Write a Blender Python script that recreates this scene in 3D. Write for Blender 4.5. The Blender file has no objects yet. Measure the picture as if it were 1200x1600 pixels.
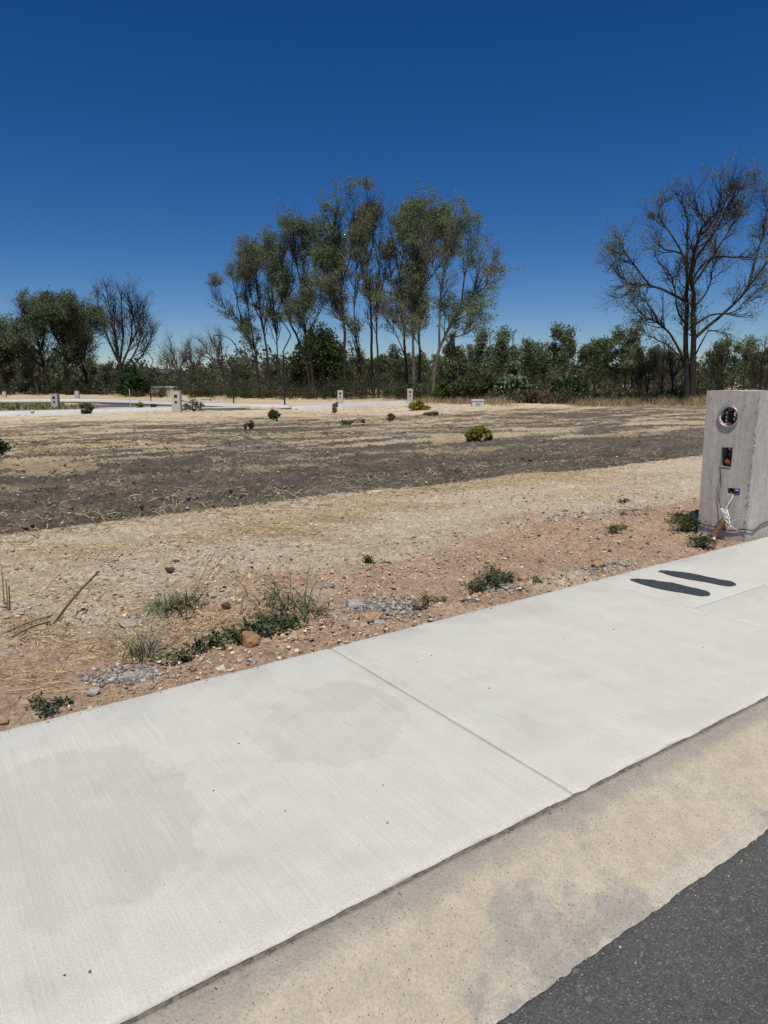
import bpy, bmesh, math, random
import numpy as np
from mathutils import Vector, Matrix

# ------------------------------------------------------------------ camera, sky, sun
SC = bpy.context.scene
COL = SC.collection
FPX, CAMH, HORIZON = 1100.0, 1.5, 588.0
PITCH = math.atan((800 - HORIZON) / FPX)
cam = bpy.data.cameras.new('camera')
cam.sensor_fit = 'VERTICAL'; cam.sensor_height = 32.0; cam.lens = FPX / 1600 * 32.0
cam.clip_start = 0.05; cam.clip_end = 12000
camo = bpy.data.objects.new('camera', cam); COL.objects.link(camo)
camo.location = (0, 0, CAMH); camo.rotation_euler = (math.pi / 2 - PITCH, 0, 0)
SC.camera = camo

SUN_AZ, SUN_EL = math.radians(181), math.radians(66)
world = bpy.data.worlds.new('World'); SC.world = world; world.use_nodes = True
wt = world.node_tree
sky = wt.nodes.new('ShaderNodeTexSky'); sky.sky_type = 'NISHITA'; sky.sun_disc = False
sky.sun_elevation = SUN_EL; sky.sun_rotation = SUN_AZ
sky.altitude = 1900; sky.air_density = 1.0; sky.dust_density = 0.0; sky.ozone_density = 6.0
hsv = wt.nodes.new('ShaderNodeHueSaturation'); hsv.inputs['Saturation'].default_value = 1.29; hsv.inputs['Hue'].default_value = .510
bg = wt.nodes['Background']; bg.inputs['Strength'].default_value = 0.07
wt.links.new(sky.outputs[0], hsv.inputs['Color']); wt.links.new(hsv.outputs[0], bg.inputs['Color'])

sl = bpy.data.lights.new('sun', 'SUN'); sl.energy = 4.0; sl.angle = math.radians(0.53); sl.color = (1.0, 0.95, 0.87)
slo = bpy.data.objects.new('sun', sl); COL.objects.link(slo)
sd = Vector((math.sin(SUN_AZ) * math.cos(SUN_EL), math.cos(SUN_AZ) * math.cos(SUN_EL), math.sin(SUN_EL)))
slo.rotation_euler = sd.to_track_quat('Z', 'Y').to_euler(); slo.location = (0, -20, 40)
SC.view_settings.view_transform = 'Standard'; SC.view_settings.look = 'None'
SC.view_settings.exposure = 0.0; SC.view_settings.gamma = 1.0
SC.cycles.max_bounces = 5; SC.cycles.transparent_max_bounces = 6

# ------------------------------------------------------------------ site frame: s runs along the pavement, n away from the street
ANG = math.radians(54.8)
SX = np.array([math.sin(ANG), math.cos(ANG)]); NX = np.array([-math.cos(ANG), math.sin(ANG)])
ROTZ = math.pi / 2 - ANG
def W(s, n): return SX[0] * s + NX[0] * n, SX[1] * s + NX[1] * n
def toS(x, y): return x * SX[0] + y * SX[1]
def toN(x, y): return x * NX[0] + y * NX[1]

def hash2(ix, iy, seed):
    h = np.sin(ix * 127.1 + iy * 311.7 + seed * 74.7) * 43758.5453
    return h - np.floor(h)
def vnoise(x, y, seed=0):
    x = np.asarray(x, float); y = np.asarray(y, float)
    ix = np.floor(x); iy = np.floor(y); fx = x - ix; fy = y - iy
    fx = fx * fx * (3 - 2 * fx); fy = fy * fy * (3 - 2 * fy)
    a = hash2(ix, iy, seed); b = hash2(ix + 1, iy, seed); c = hash2(ix, iy + 1, seed); d = hash2(ix + 1, iy + 1, seed)
    return (a + (b - a) * fx) * (1 - fy) + (c + (d - c) * fx) * fy
def fbm(x, y, seed=0, oct=4):
    t = 0; a = .5; tot = 0
    for i in range(oct):
        t = t + a * vnoise(x * 2 ** i, y * 2 ** i, seed + i * 13); tot += a; a *= .5
    return t / tot
def sstep(a, b, x):
    t = np.clip((np.asarray(x, float) - a) / (b - a), 0, 1); return t * t * (3 - 2 * t)

NEDGE = 3.262
def zbase(x, y):
    n = toN(np.asarray(x, float), np.asarray(y, float))
    return -.045 - .019 * np.clip(n - 3.5, 0, 116.5)
def zground(x, y):
    x = np.asarray(x, float); y = np.asarray(y, float)
    s = toS(x, y); n = toN(x, y); r = np.hypot(x, y)
    z = zbase(x, y)
    k = sstep(3.3, 4.2, n)
    z = z + k * .10 * (fbm(s * .45, n * .45, 3) - .5)
    z = z + .075 * np.exp(-((s - 7.0) / 1.3) ** 2 - ((n - 4.3) / .5) ** 2)          # little heap by the pedestal
    z = z + .05 * np.exp(-((s - 5.6) / .9) ** 2 - ((n - 5.2) / .45) ** 2)
    edge = 8.3 + .35 * (fbm(s * .3, s * 0 + 4, 9) - .5) * 2
    z = z - .07 * np.exp(-((n - edge - .12) / .16) ** 2) + .03 * np.exp(-((n - edge + .35) / .3) ** 2)
    amp = .022 + .03 * sstep(edge, edge + .5, n)
    near = np.clip(14 / np.maximum(r, .1), 0, 1)
    z = z + 1.5 * amp * (fbm(s * 5, n * 5, 21, 3) - .5) * near + .35 * amp * (fbm(s * 55, n * 55, 37, 2) - .5) * near * np.clip(7 / np.maximum(r, .1), 0, 1) + 1.2 * amp * (sstep(.35, .75, fbm(s * 24, n * 24, 31, 2)) - .4) * near * (.4 + vnoise(s * 2, n * 2, 33))
    z = z + .30 * (fbm(s * .12, n * .12, 5) - .5) * sstep(14, 40, n)
    return np.where(n < NEDGE - .03, -.45, z)

def ray(u, v):
    x = (u - 600) / FPX; y = (800 - v) / FPX
    return np.array([x, math.cos(PITCH) + y * math.sin(PITCH), y * math.cos(PITCH) - math.sin(PITCH)])
def site(u, v):
    """ground point (survey of the photograph: where a base stands on the sloping lot)"""
    d = ray(u, v); lo, hi = .5, 3000.
    for i in range(60):
        m = (lo + hi) / 2; p = d * m
        if CAMH + p[2] > zbase(p[0], p[1]): lo = m
        else: hi = m
    return np.array([p[0], p[1], float(zground(p[0], p[1]))])
def on_plane(u, v, Y):
    d = ray(u, v); t = Y / d[1]
    return np.array([d[0] * t, Y, CAMH + d[2] * t])

# ------------------------------------------------------------------ mesh and object helpers
def mesh(name, V, Q=None, T=None, col=None, smooth=False):
    me = bpy.data.meshes.new(name)
    V = np.asarray(V, np.float32).reshape(-1, 3)
    nq = 0 if Q is None else len(Q); nt = 0 if T is None else len(T)
    loops = []
    if nq: loops.append(np.asarray(Q, np.int32).ravel())
    if nt: loops.append(np.asarray(T, np.int32).ravel())
    loops = np.concatenate(loops)
    me.vertices.add(len(V)); me.vertices.foreach_set('co', V.ravel())
    me.loops.add(len(loops)); me.loops.foreach_set('vertex_index', loops)
    me.polygons.add(nq + nt)
    st = np.concatenate([np.arange(nq) * 4, nq * 4 + np.arange(nt) * 3]).astype(np.int32)
    me.polygons.foreach_set('loop_start', st)
    if smooth: me.polygons.foreach_set('use_smooth', np.ones(nq + nt, bool))
    if col is not None:
        a = me.color_attributes.new('col', 'FLOAT_COLOR', 'POINT')
        c = np.ones((len(V), 4), np.float32); c[:, :3] = col
        a.data.foreach_set('color', c.ravel())
    me.update(calc_edges=True)
    return me
def obj(name, me, mat=None, parent=None, loc=None, rotz=None):
    o = bpy.data.objects.new(name, me); COL.objects.link(o)
    if mat is not None and me is not None and not len(me.materials): me.materials.append(mat)
    if parent is not None: o.parent = parent
    if loc is not None: o.location = [float(c) for c in loc]
    if rotz is not None: o.rotation_euler = (0, 0, rotz)
    return o
def tag(o, label=None, cat=None, group=None, kind=None):
    if label: o['label'] = label
    if cat: o['category'] = cat
    if group: o['group'] = group
    if kind: o['kind'] = kind
    return o
def thing(name, label, cat, loc=(0, 0, 0), rotz=0., group=None):
    o = bpy.data.objects.new(name, None); COL.objects.link(o); o.empty_display_size = .2
    o.location = [float(c) for c in loc]; o.rotation_euler = (0, 0, rotz)
    return tag(o, label, cat, group)
def bmesh_done(bm, name, smooth=False):
    me = bpy.data.meshes.new(name); bmesh.ops.recalc_face_normals(bm, faces=bm.faces[:]); bm.to_mesh(me); bm.free()
    if smooth: me.polygons.foreach_set('use_smooth', np.ones(len(me.polygons), bool))
    return me
def box_bm(bm, x0, x1, y0, y1, z0, z1, bev=0.):
    r = bmesh.ops.create_cube(bm, size=1)
    for v in r['verts']:
        v.co = Vector(((x0 + x1) / 2 + v.co.x * (x1 - x0), (y0 + y1) / 2 + v.co.y * (y1 - y0), (z0 + z1) / 2 + v.co.z * (z1 - z0)))
    if bev:
        es = list({e for v in r['verts'] for e in v.link_edges})
        bmesh.ops.bevel(bm, geom=es, offset=bev, segments=2, affect='EDGES', profile=.5)
def box(name, x0, x1, y0, y1, z0, z1, mat, parent=None, bev=0.):
    bm = bmesh.new(); box_bm(bm, x0, x1, y0, y1, z0, z1, bev)
    return obj(name, bmesh_done(bm, name), mat, parent)

def unit(v): return v / np.maximum(np.linalg.norm(v, axis=-1, keepdims=True), 1e-9)
def resample(pts, k):
    pts = np.asarray(pts, float); n = len(pts)
    if n == 2: 
        t = np.linspace(0, 1, k)[:, None]; return pts[0] * (1 - t) + pts[1] * t
    P = np.vstack([2 * pts[0] - pts[1], pts, 2 * pts[-1] - pts[-2]])
    d = np.concatenate([[0], np.cumsum(np.linalg.norm(np.diff(pts, axis=0), axis=1))]); d /= d[-1]
    out = []
    for t in np.linspace(0, 1, k):
        i = min(np.searchsorted(d, t, side='right') - 1, n - 2); i = max(i, 0)
        f = (t - d[i]) / max(d[i + 1] - d[i], 1e-9)
        a, b, c, e = P[i], P[i + 1], P[i + 2], P[i + 3]
        out.append(.5 * (2 * b + (c - a) * f + (2 * a - 5 * b + 4 * c - e) * f * f + (3 * b - a - 3 * c + e) * f ** 3))
    return np.array(out)
def tubes(P, R, sides, seed=0):
    """P (m,k,3), R (m,k) -> verts, quads of m open tubes"""
    P = np.asarray(P, float); R = np.asarray(R, float); m, k, _ = P.shape
    T = unit(np.gradient(P, axis=1))
    rg = np.random.default_rng(seed + 5)
    mean = unit(P[:, -1] - P[:, 0] + 1e-6)
    ref = unit(np.cross(mean, unit(rg.normal(size=(m, 3)))))[:, None, :]
    A = unit(np.cross(T, ref)); B = np.cross(T, A)
    th = np.arange(sides) / sides * 2 * math.pi
    V = P[:, :, None, :] + R[:, :, None, None] * (np.cos(th)[None, None, :, None] * A[:, :, None, :] + np.sin(th)[None, None, :, None] * B[:, :, None, :])
    base = (np.arange(m) * k * sides)[:, None, None] + (np.arange(k - 1) * sides)[None, :, None]
    j = np.arange(sides)[None, None, :]; j2 = (np.arange(sides) + 1) % sides
    j2 = j2[None, None, :]
    Q = np.stack([base + j, base + j2, base + sides + j2, base + sides + j], -1).reshape(-1, 4)
    return V.reshape(-1, 3), Q
def merge(parts):
    Vs, Qs, n = [], [], 0
    for V, Q in parts:
        Vs.append(V); Qs.append(Q + n); n += len(V)
    return np.vstack(Vs), np.vstack(Qs)
def tube_obj(name, pts, r, mat, parent, k=14, sides=8, r1=None):
    P = resample(pts, k)[None]; R = np.linspace(r, r if r1 is None else r1, k)[None]
    V, Q = tubes(P, R, sides)
    n = len(V); V = np.vstack([V, P[0, :1], P[0, -1:]])
    T = [(n, (j + 1) % sides, j) for j in range(sides)] + [(n + 1, (k - 1) * sides + j, (k - 1) * sides + (j + 1) % sides) for j in range(sides)]
    return obj(name, mesh(name, V, Q, T, smooth=True), mat, parent)

# ------------------------------------------------------------------ materials
class G:
    def __init__(s, name, rough=.9, spec=.2):
        s.m = bpy.data.materials.new(name); s.m.use_nodes = True; s.t = s.m.node_tree
        s.b = s.t.nodes['Principled BSDF']; s.b.inputs['Roughness'].default_value = rough
        s.b.inputs['Specular IOR Level'].default_value = spec
    def nd(s, typ, ins=None, **at):
        n = s.t.nodes.new('ShaderNode' + typ)
        for k, v in at.items(): setattr(n, k, v)
        for k, v in (ins or {}).items(): s.put(n.inputs[k], v)
        return n
    def put(s, inp, v):
        if hasattr(v, 'is_linked') or isinstance(v, bpy.types.NodeSocket): s.t.links.new(v, inp)
        elif isinstance(v, (tuple, list)) and len(v) == 3 and inp.type == 'RGBA': inp.default_value = (*v, 1)
        else: inp.default_value = v
    def coord(s, kind='Object', scale=None, rot=None, loc=None):
        if kind == 'World': o = s.nd('NewGeometry').outputs['Position']
        else: o = s.nd('TexCoord').outputs[kind]
        if scale or rot or loc:
            mp = s.nd('Mapping', {'Vector': o})
            if scale: mp.inputs['Scale'].default_value = scale
            if rot: mp.inputs['Rotation'].default_value = rot
            if loc: mp.inputs['Location'].default_value = loc
            o = mp.outputs[0]
        return o
    def noise(s, scale, vec, detail=4., rough=.6, dist=0.):
        return s.nd('TexNoise', {'Scale': scale, 'Vector': vec, 'Detail': detail, 'Roughness': rough, 'Distortion': dist}).outputs['Fac']
    def voro(s, scale, vec, out='Distance', feature='F1'):
        return s.nd('TexVoronoi', {'Scale': scale, 'Vector': vec}, feature=feature).outputs[out]
    def ramp(s, fac, stops):
        n = s.nd('ValToRGB', {'Fac': fac}); e = n.color_ramp.elements
        while len(e) < len(stops): e.new(.5)
        for i, (p, c) in enumerate(stops):
            e[i].position = p; c = (c, c, c) if not isinstance(c, tuple) else c; e[i].color = (*c, 1)
        return n.outputs[0]
    def mix(s, fac, a, b, mode='MIX'):
        n = s.nd('Mix', data_type='RGBA', blend_type=mode)
        s.put(n.inputs[0], fac); s.put(n.inputs[6], a); s.put(n.inputs[7], b); return n.outputs[2]
    def math(s, op, a, b=0., c=0.):
        n = s.nd('Math', operation=op); s.put(n.inputs[0], a); s.put(n.inputs[1], b); s.put(n.inputs[2], c); return n.outputs[0]
    def attr(s, name='col'): return s.nd('Attribute', attribute_name=name).outputs
    def bump(s, h, strength=.5, dist=.01, prev=None):
        n = s.nd('Bump', {'Height': h, 'Strength': strength, 'Distance': dist})
        if prev is not None: s.put(n.inputs['Normal'], prev)
        return n.outputs[0]
    def fin(s, color=None, normal=None, rough=None):
        if color is not None: s.put(s.b.inputs['Base Color'], color)
        if normal is not None: s.put(s.b.inputs['Normal'], normal)
        if rough is not None: s.put(s.b.inputs['Roughness'], rough)
        return s.m

def plain(name, color, rough=.7, spec=.3, var=.25, scale=20., metal=0.):
    g = G(name, rough, spec); v = g.coord()
    n = g.noise(scale, v, 5)
    dark = tuple(c * (1 - var) for c in color); light = tuple(min(1, c * (1 + var)) for c in color)
    g.b.inputs['Metallic'].default_value = metal
    return g.fin(g.ramp(n, [(.3, dark), (.7, light)]), g.bump(n, .25, .004))
def colmat(name, rough=.85, trans=0., var=.25, scale=8., spec=.2):
    """colour comes from the pieces' own colour attribute"""
    g = G(name, rough, spec); c = g.attr()['Color']
    n = g.noise(scale, g.coord('World'), 3)
    c2 = g.mix(1., c, g.ramp(n, [(.25, 1 - var), (.75, 1 + var)]), 'MULTIPLY')
    g.fin(c2)
    if trans:
        tr = g.nd('BsdfTranslucent', {'Color': c2}).outputs[0]
        mx = g.nd('MixShader', {0: trans, 1: g.b.outputs[0], 2: tr})
        g.t.links.new(mx.outputs[0], g.t.nodes['Material Output'].inputs['Surface'])
    return g.m

M = {}
# ---- soil of the lot
g = G('lot_soil', .95, .1)
a = g.attr('mask')
sep = g.nd('SeparateColor', {'Color': a['Color']}).outputs
w = g.coord('World')
n1 = g.noise(1.3, w, 6, .62); n2 = g.noise(9, w, 6, .7); n3 = g.noise(60, w, 4, .7); n4 = g.noise(240, w, 3, .7)
sand = g.mix(n1, (.53, .425, .30), (.72, .62, .465))
red = g.mix(n1, (.43, .285, .182), (.62, .46, .325))
soil = g.ramp(g.mix(.5, n1, g.noise(4.2, w, 7, .7)), [(.30, (.062, .051, .040)), (.50, (.130, .107, .081)), (.68, (.285, .238, .176))])
ws = g.coord('World', scale=(1., 1., 1.), rot=(0, 0, -ROTZ))
wst = g.nd('Mapping', {'Vector': ws, 'Scale': (4., 26., 10.)}).outputs[0]
fib = g.noise(2.2, wst, 5, .7, 1.2)
straw = g.mix(fib, (.40, .295, .155), (.68, .55, .335))
n2b = g.noise(3.1, w, 6, .7)
def sharp(fac, w_, nz, a0=.32, a1=.68): 
    t = g.math('ADD', fac, g.math('MULTIPLY', g.math('SUBTRACT', nz, .5), w_))
    return g.nd('MapRange', {'Value': t, 'From Min': a0, 'From Max': a1}).outputs[0]
c = g.mix(sharp(sep[0], .8, n2), sand, red)
c = g.mix(sharp(sep[1], 1.25, g.mix(.5, n2, g.noise(2.7, w, 6, .7))), c, soil)
c = g.mix(g.math('MULTIPLY', sharp(sep[2], 1.9, g.mix(.5, fib, n2b), .22, .85), .85), c, straw)
c = g.mix(1., c, g.ramp(n2, [(.25, .68), (.75, 1.25)]), 'MULTIPLY')
c = g.mix(1., c, g.ramp(g.noise(28, w, 5, .75), [(.3, .62), (.5, 1.), (.7, 1.3)]), 'MULTIPLY')
c = g.mix(1., c, g.ramp(n3, [(.3, .55), (.5, 1.), (.7, 1.38)]), 'MULTIPLY')  # strong grain contrast also paints the shade between small clods
c = g.mix(g.ramp(g.noise(95, w, 2, .5), [(.63, 0.), (.72, .5)]), c, (.58, .52, .44))
c = g.mix(g.ramp(g.noise(70, g.coord('World', loc=(7., 3., 0.)), 2, .5), [(.66, 0.), (.74, .6)]), c, (.07, .052, .04))
b1 = g.bump(n2, .5, .03); b2 = g.bump(n3, .85, .018, b1); b3 = g.bump(n4, .6, .004, b2)
M['soil'] = g.fin(c, b3)

# ---- broomed concrete of the pavement
g = G('broomed_concrete', .82, .25)
o = g.coord('Object')
wl = g.coord('World', rot=(0, 0, -ROTZ))          # x along the pavement, y across
big = g.noise(.9, wl, 5, .6); mid = g.noise(7, wl, 5, .65); fine = g.noise(170, wl, 3, .7)
br = g.nd('Mapping', {'Vector': wl, 'Scale': (150., 2.6, 1.)}).outputs[0]
broom = g.noise(1., br, 3, .6, .3)
br2 = g.nd('Mapping', {'Vector': wl, 'Scale': (32., .7, 1.)}).outputs[0]
broom2 = g.noise(1., br2, 3, .6, .2)
c = g.mix(big, (.565, .552, .477), (.642, .632, .553))
c = g.mix(g.ramp(g.noise(1.7, wl, 4, .6), [(.52, 0.), (.68, .6)]), c, (.53, .487, .43))
c = g.mix(1., c, g.ramp(mid, [(.25, .945), (.75, 1.05)]), 'MULTIPLY')
c = g.mix(1., c, g.ramp(broom, [(.25, .925), (.75, 1.07)]), 'MULTIPLY')
c = g.mix(1., c, g.ramp(broom2, [(.3, .985), (.7, 1.015)]), 'MULTIPLY')
c = g.mix(1., c, g.ramp(fine, [(.25, .80), (.75, 1.17)]), 'MULTIPLY')
c = g.mix(g.ramp(g.noise(1.3, g.coord('World', loc=(5., 2., 0.)), 5, .65), [(.5, 0.), (.7, .55)]), c, g.mix(1., c, (.93, .955, .93), 'MULTIPLY'))
# dried water stains, each a patch with its own outline
wob = g.nd('TexNoise', {'Scale': 2.6, 'Vector': wl, 'Detail': 6., 'Roughness': .65}).outputs['Color']
sc_ = g.nd('VectorMath', {0: g.nd('VectorMath', {0: wob, 1: (.5, .5, .5)}, operation='SUBTRACT').outputs[0], 'Scale': .55}, operation='SCALE').outputs[0]
wv = g.nd('VectorMath', {0: wl, 1: sc_}, operation='ADD').outputs[0]
stain = None
for (cx, cy, rx, ry, amt) in ((0.40, 2.38, .38, .50, .85), (1.48, 2.48, .36, .34, .8), (.12, 1.95, .25, .3, .4)):
    mp = g.nd('Mapping', {'Vector': wv, 'Location': (-cx / rx, -cy / ry, 0), 'Scale': (1 / rx, 1 / ry, 0.)}).outputs[0]
    ln = g.nd('VectorMath', {0: mp}, operation='LENGTH').outputs['Value']
    f = g.nd('MapRange', {'Value': ln, 'From Min': 1.03, 'From Max': .97, 'To Max': amt}).outputs[0]
    stain = f if stain is None else g.math('MAXIMUM', stain, f)
c = g.mix(stain, c, g.mix(1., c, (.90, .895, .89), 'MULTIPLY'))
pit = g.voro(26, wl, 'Distance'); pr_ = g.nd('SeparateColor', {'Color': g.voro(26, wl, 'Color')}).outputs[0]
pm = g.math('MULTIPLY', g.ramp(pit, [(.05, 1.), (.09, 0.)]), g.ramp(pr_, [(.90, 0.), (.92, 1.)]))
c = g.mix(g.math('MULTIPLY', pm, .6), c, (.16, .15, .14))
hh = g.math('ADD', g.math('MULTIPLY', broom, 1.), g.math('MULTIPLY', fine, .7))
M['walk'] = g.fin(c, g.bump(hh, .35, .004))

# ---- kerb concrete, sandy, with grey worn patches
g = G('kerb_concrete', .9, .2)
wl = g.coord('World', rot=(0, 0, -ROTZ))
big = g.noise(2.0, wl, 5, .65); mid = g.noise(14, wl, 5, .7); fine = g.noise(130, wl, 4, .75); vf = g.noise(330, wl, 2, .6)
c = g.mix(big, (.475, .40, .285), (.56, .495, .385))
ny = g.nd('SeparateXYZ', {'Vector': wl}).outputs[1]
top = g.nd('MapRange', {'Value': g.math('ADD', ny, g.math('MULTIPLY', g.math('SUBTRACT', g.noise(5, wl, 4), .5), .12)), 'From Min': 1.385, 'From Max': 1.45}).outputs[0]
c = g.mix(g.math('MULTIPLY', top, .8), c, (.34, .312, .265))
lip = g.nd('MapRange', {'Value': g.math('ADD', ny, g.math('MULTIPLY', g.math('SUBTRACT', g.noise(7, wl, 4), .5), .05)), 'From Min': 1.142, 'From Max': 1.125}).outputs[0]
c = g.mix(g.math('MULTIPLY', lip, .6), c, (.56, .52, .43))
c = g.mix(g.ramp(g.noise(2.6, wl, 6, .7), [(.54, 0.), (.62, .8)]), c, (.36, .335, .285))
c = g.mix(1., c, g.ramp(mid, [(.25, .84), (.75, 1.13)]), 'MULTIPLY')
c = g.mix(1., c, g.ramp(fine, [(.25, .66), (.55, 1.02), (.8, 1.2)]), 'MULTIPLY')
pit = g.voro(120, wl, 'Distance'); pr_ = g.nd('SeparateColor', {'Color': g.voro(120, wl, 'Color')}).outputs[0]
pm = g.math('MULTIPLY', g.ramp(pit, [(.14, 1.), (.30, 0.)]), g.ramp(pr_, [(.86, 0.), (.90, 1.)]))
c = g.mix(g.math('MULTIPLY', pm, .65), c, (.15, .13, .10))
hh = g.math('ADD', g.math('MULTIPLY', fine, 1.), g.math('MULTIPLY', pm, -1.2))
M['kerb'] = g.fin(c, g.bump(hh, .7, .004, g.bump(mid, .3, .012)))

# ---- asphalt
g = G('asphalt', .88, .3)
w = g.coord('World')
vc = g.voro(230, w, 'Color'); vd = g.voro(230, w, 'Distance'); r0 = g.nd('SeparateColor', {'Color': vc}).outputs[0]
n1 = g.noise(2.2, w, 5); n3 = g.noise(190, w, 3, .7); n5 = g.noise(48, w, 4, .7)
c = g.ramp(r0, [(0., (.066, .065, .060)), (.6, (.098, .096, .089)), (.94, (.125, .122, .114)), (1., (.24, .24, .22))])
c = g.mix(1., c, g.ramp(n1, [(.25, .86), (.75, 1.14)]), 'MULTIPLY')
c = g.mix(1., c, g.ramp(n3, [(.25, .75), (.75, 1.22)]), 'MULTIPLY')
c = g.mix(1., c, g.ramp(n5, [(.3, .82), (.7, 1.18)]), 'MULTIPLY')
v2 = g.voro(22, w, 'Distance'); v2r = g.nd('SeparateColor', {'Color': g.voro(22, w, 'Color')}).outputs[1]
sm = g.math('MULTIPLY', g.ramp(v2, [(.16, 1.), (.26, 0.)]), g.ramp(v2r, [(.90, 0.), (.93, 1.)]))
c = g.mix(g.math('MULTIPLY', sm, .55), c, (.22, .23, .205))
M['asphalt'] = g.fin(c, g.bump(g.math('ADD', vd, n3), .55, .003))

# ---- cast concrete of the pedestals
g = G('cast_concrete', .85, .2)
o = g.coord('Object')
big = g.noise(2.3, o, 5, .6); mid = g.noise(16, o, 5, .7); fine = g.noise(150, o, 3, .7)
st = g.nd('Mapping', {'Vector': o, 'Scale': (14., 14., 1.6)}).outputs[0]; stv = g.noise(1.4, st, 4, .6)
c = g.mix(big, (.46, .42, .37), (.60, .56, .50))
c = g.mix(g.ramp(g.noise(3.1, o, 4, .6), [(.54, 0.), (.68, .4)]), c, (.46, .365, .31))
c = g.mix(1., c, g.ramp(stv, [(.25, .80), (.75, 1.16)]), 'MULTIPLY')
c = g.mix(1., c, g.ramp(mid, [(.25, .82), (.75, 1.14)]), 'MULTIPLY')
c = g.mix(1., c, g.ramp(fine, [(.25, .86), (.75, 1.1)]), 'MULTIPLY')
pit = g.voro(30, o, 'Distance'); pr_ = g.nd('SeparateColor', {'Color': g.voro(30, o, 'Color')}).outputs[0]
pm = g.math('MULTIPLY', g.ramp(pit, [(.10, 1.), (.2, 0.)]), g.ramp(pr_, [(.86, 0.), (.88, 1.)]))
c = g.mix(g.math('MULTIPLY', pm, .75), c, (.10, .09, .08))
hh = g.math('SUBTRACT', fine, g.math('MULTIPLY', pm, 2.))
M['cast'] = g.fin(c, g.bump(hh, .5, .004, g.bump(mid, .3, .01)))

# ---- bark
g = G('bark', .95, .1)
o = g.coord('World'); st = g.nd('Mapping', {'Vector': o, 'Scale': (1., 1., .16)}).outputs[0]
nb = g.noise(5., st, 5, .7)
M['bark'] = g.fin(g.ramp(nb, [(.25, (.022, .018, .015)), (.6, (.060, .050, .040)), (.85, (.12, .10, .082))]), g.bump(nb, .8, .05))
g = G('pale_bark', .95, .1)
o = g.coord('World'); st = g.nd('Mapping', {'Vector': o, 'Scale': (1., 1., .22)}).outputs[0]
nb = g.noise(2.4, st, 5, .7)
M['pale_bark'] = g.fin(g.ramp(nb, [(.25, (.055, .045, .037)), (.55, (.15, .13, .105)), (.85, (.33, .30, .26))]), g.bump(nb, .5, .04))
M['leaf'] = colmat('foliage', .75, .32, .3, .9, .12)
M['weed'] = colmat('weed_leaf', .55, .2, .2, 30., .35)
M['dry'] = colmat('dry_grass', .8, .15, .25, 12., .2)
M['stone'] = colmat('loose_stone', .92, 0., .3, 55., .15)
M['black'] = plain('black_steel', (.012, .012, .013), .45, .4)
M['galv'] = plain('galvanised_steel', (.45, .46, .46), .4, .5, .2, 30., .6)
M['dkplastic'] = plain('dark_plastic', (.018, .022, .028), .5, .4)
M['redp'] = plain('red_plastic', (.33, .05, .035), .5, .4, .2)
M['bluep'] = plain('blue_plastic', (.025, .085, .28), .4, .4, .2)
M['whitew'] = plain('white_cord', (.72, .70, .65), .8, .2, .15)
M['wire'] = plain('dark_wire', (.05, .045, .04), .6, .3)
M['rust'] = plain('rusty_pipe', (.22, .105, .06), .9, .2, .45, 35.)
M['tar'] = None
M['wood'] = plain('dry_wood', (.16, .105, .06), .9, .1, .4, 25.)
M['whitec'] = plain('white_paint', (.56, .55, .52), .8, .2, .12, 5.)
M['glassy'] = plain('lamp_lens', (.4, .4, .38), .3, .5)
g = G('tar', .75, .35); o = g.coord('World')
nt_ = g.noise(45, o, 5, .75); nt2 = g.noise(150, o, 3, .7)
M['tar'] = g.fin(g.ramp(nt_, [(.3, (.022, .026, .032)), (.7, (.085, .094, .105))]), g.bump(nt2, .8, .006, g.bump(nt_, .8, .012)))

# ================================================================== LARGE STRUCTURE
rng = np.random.default_rng(11)
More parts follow.
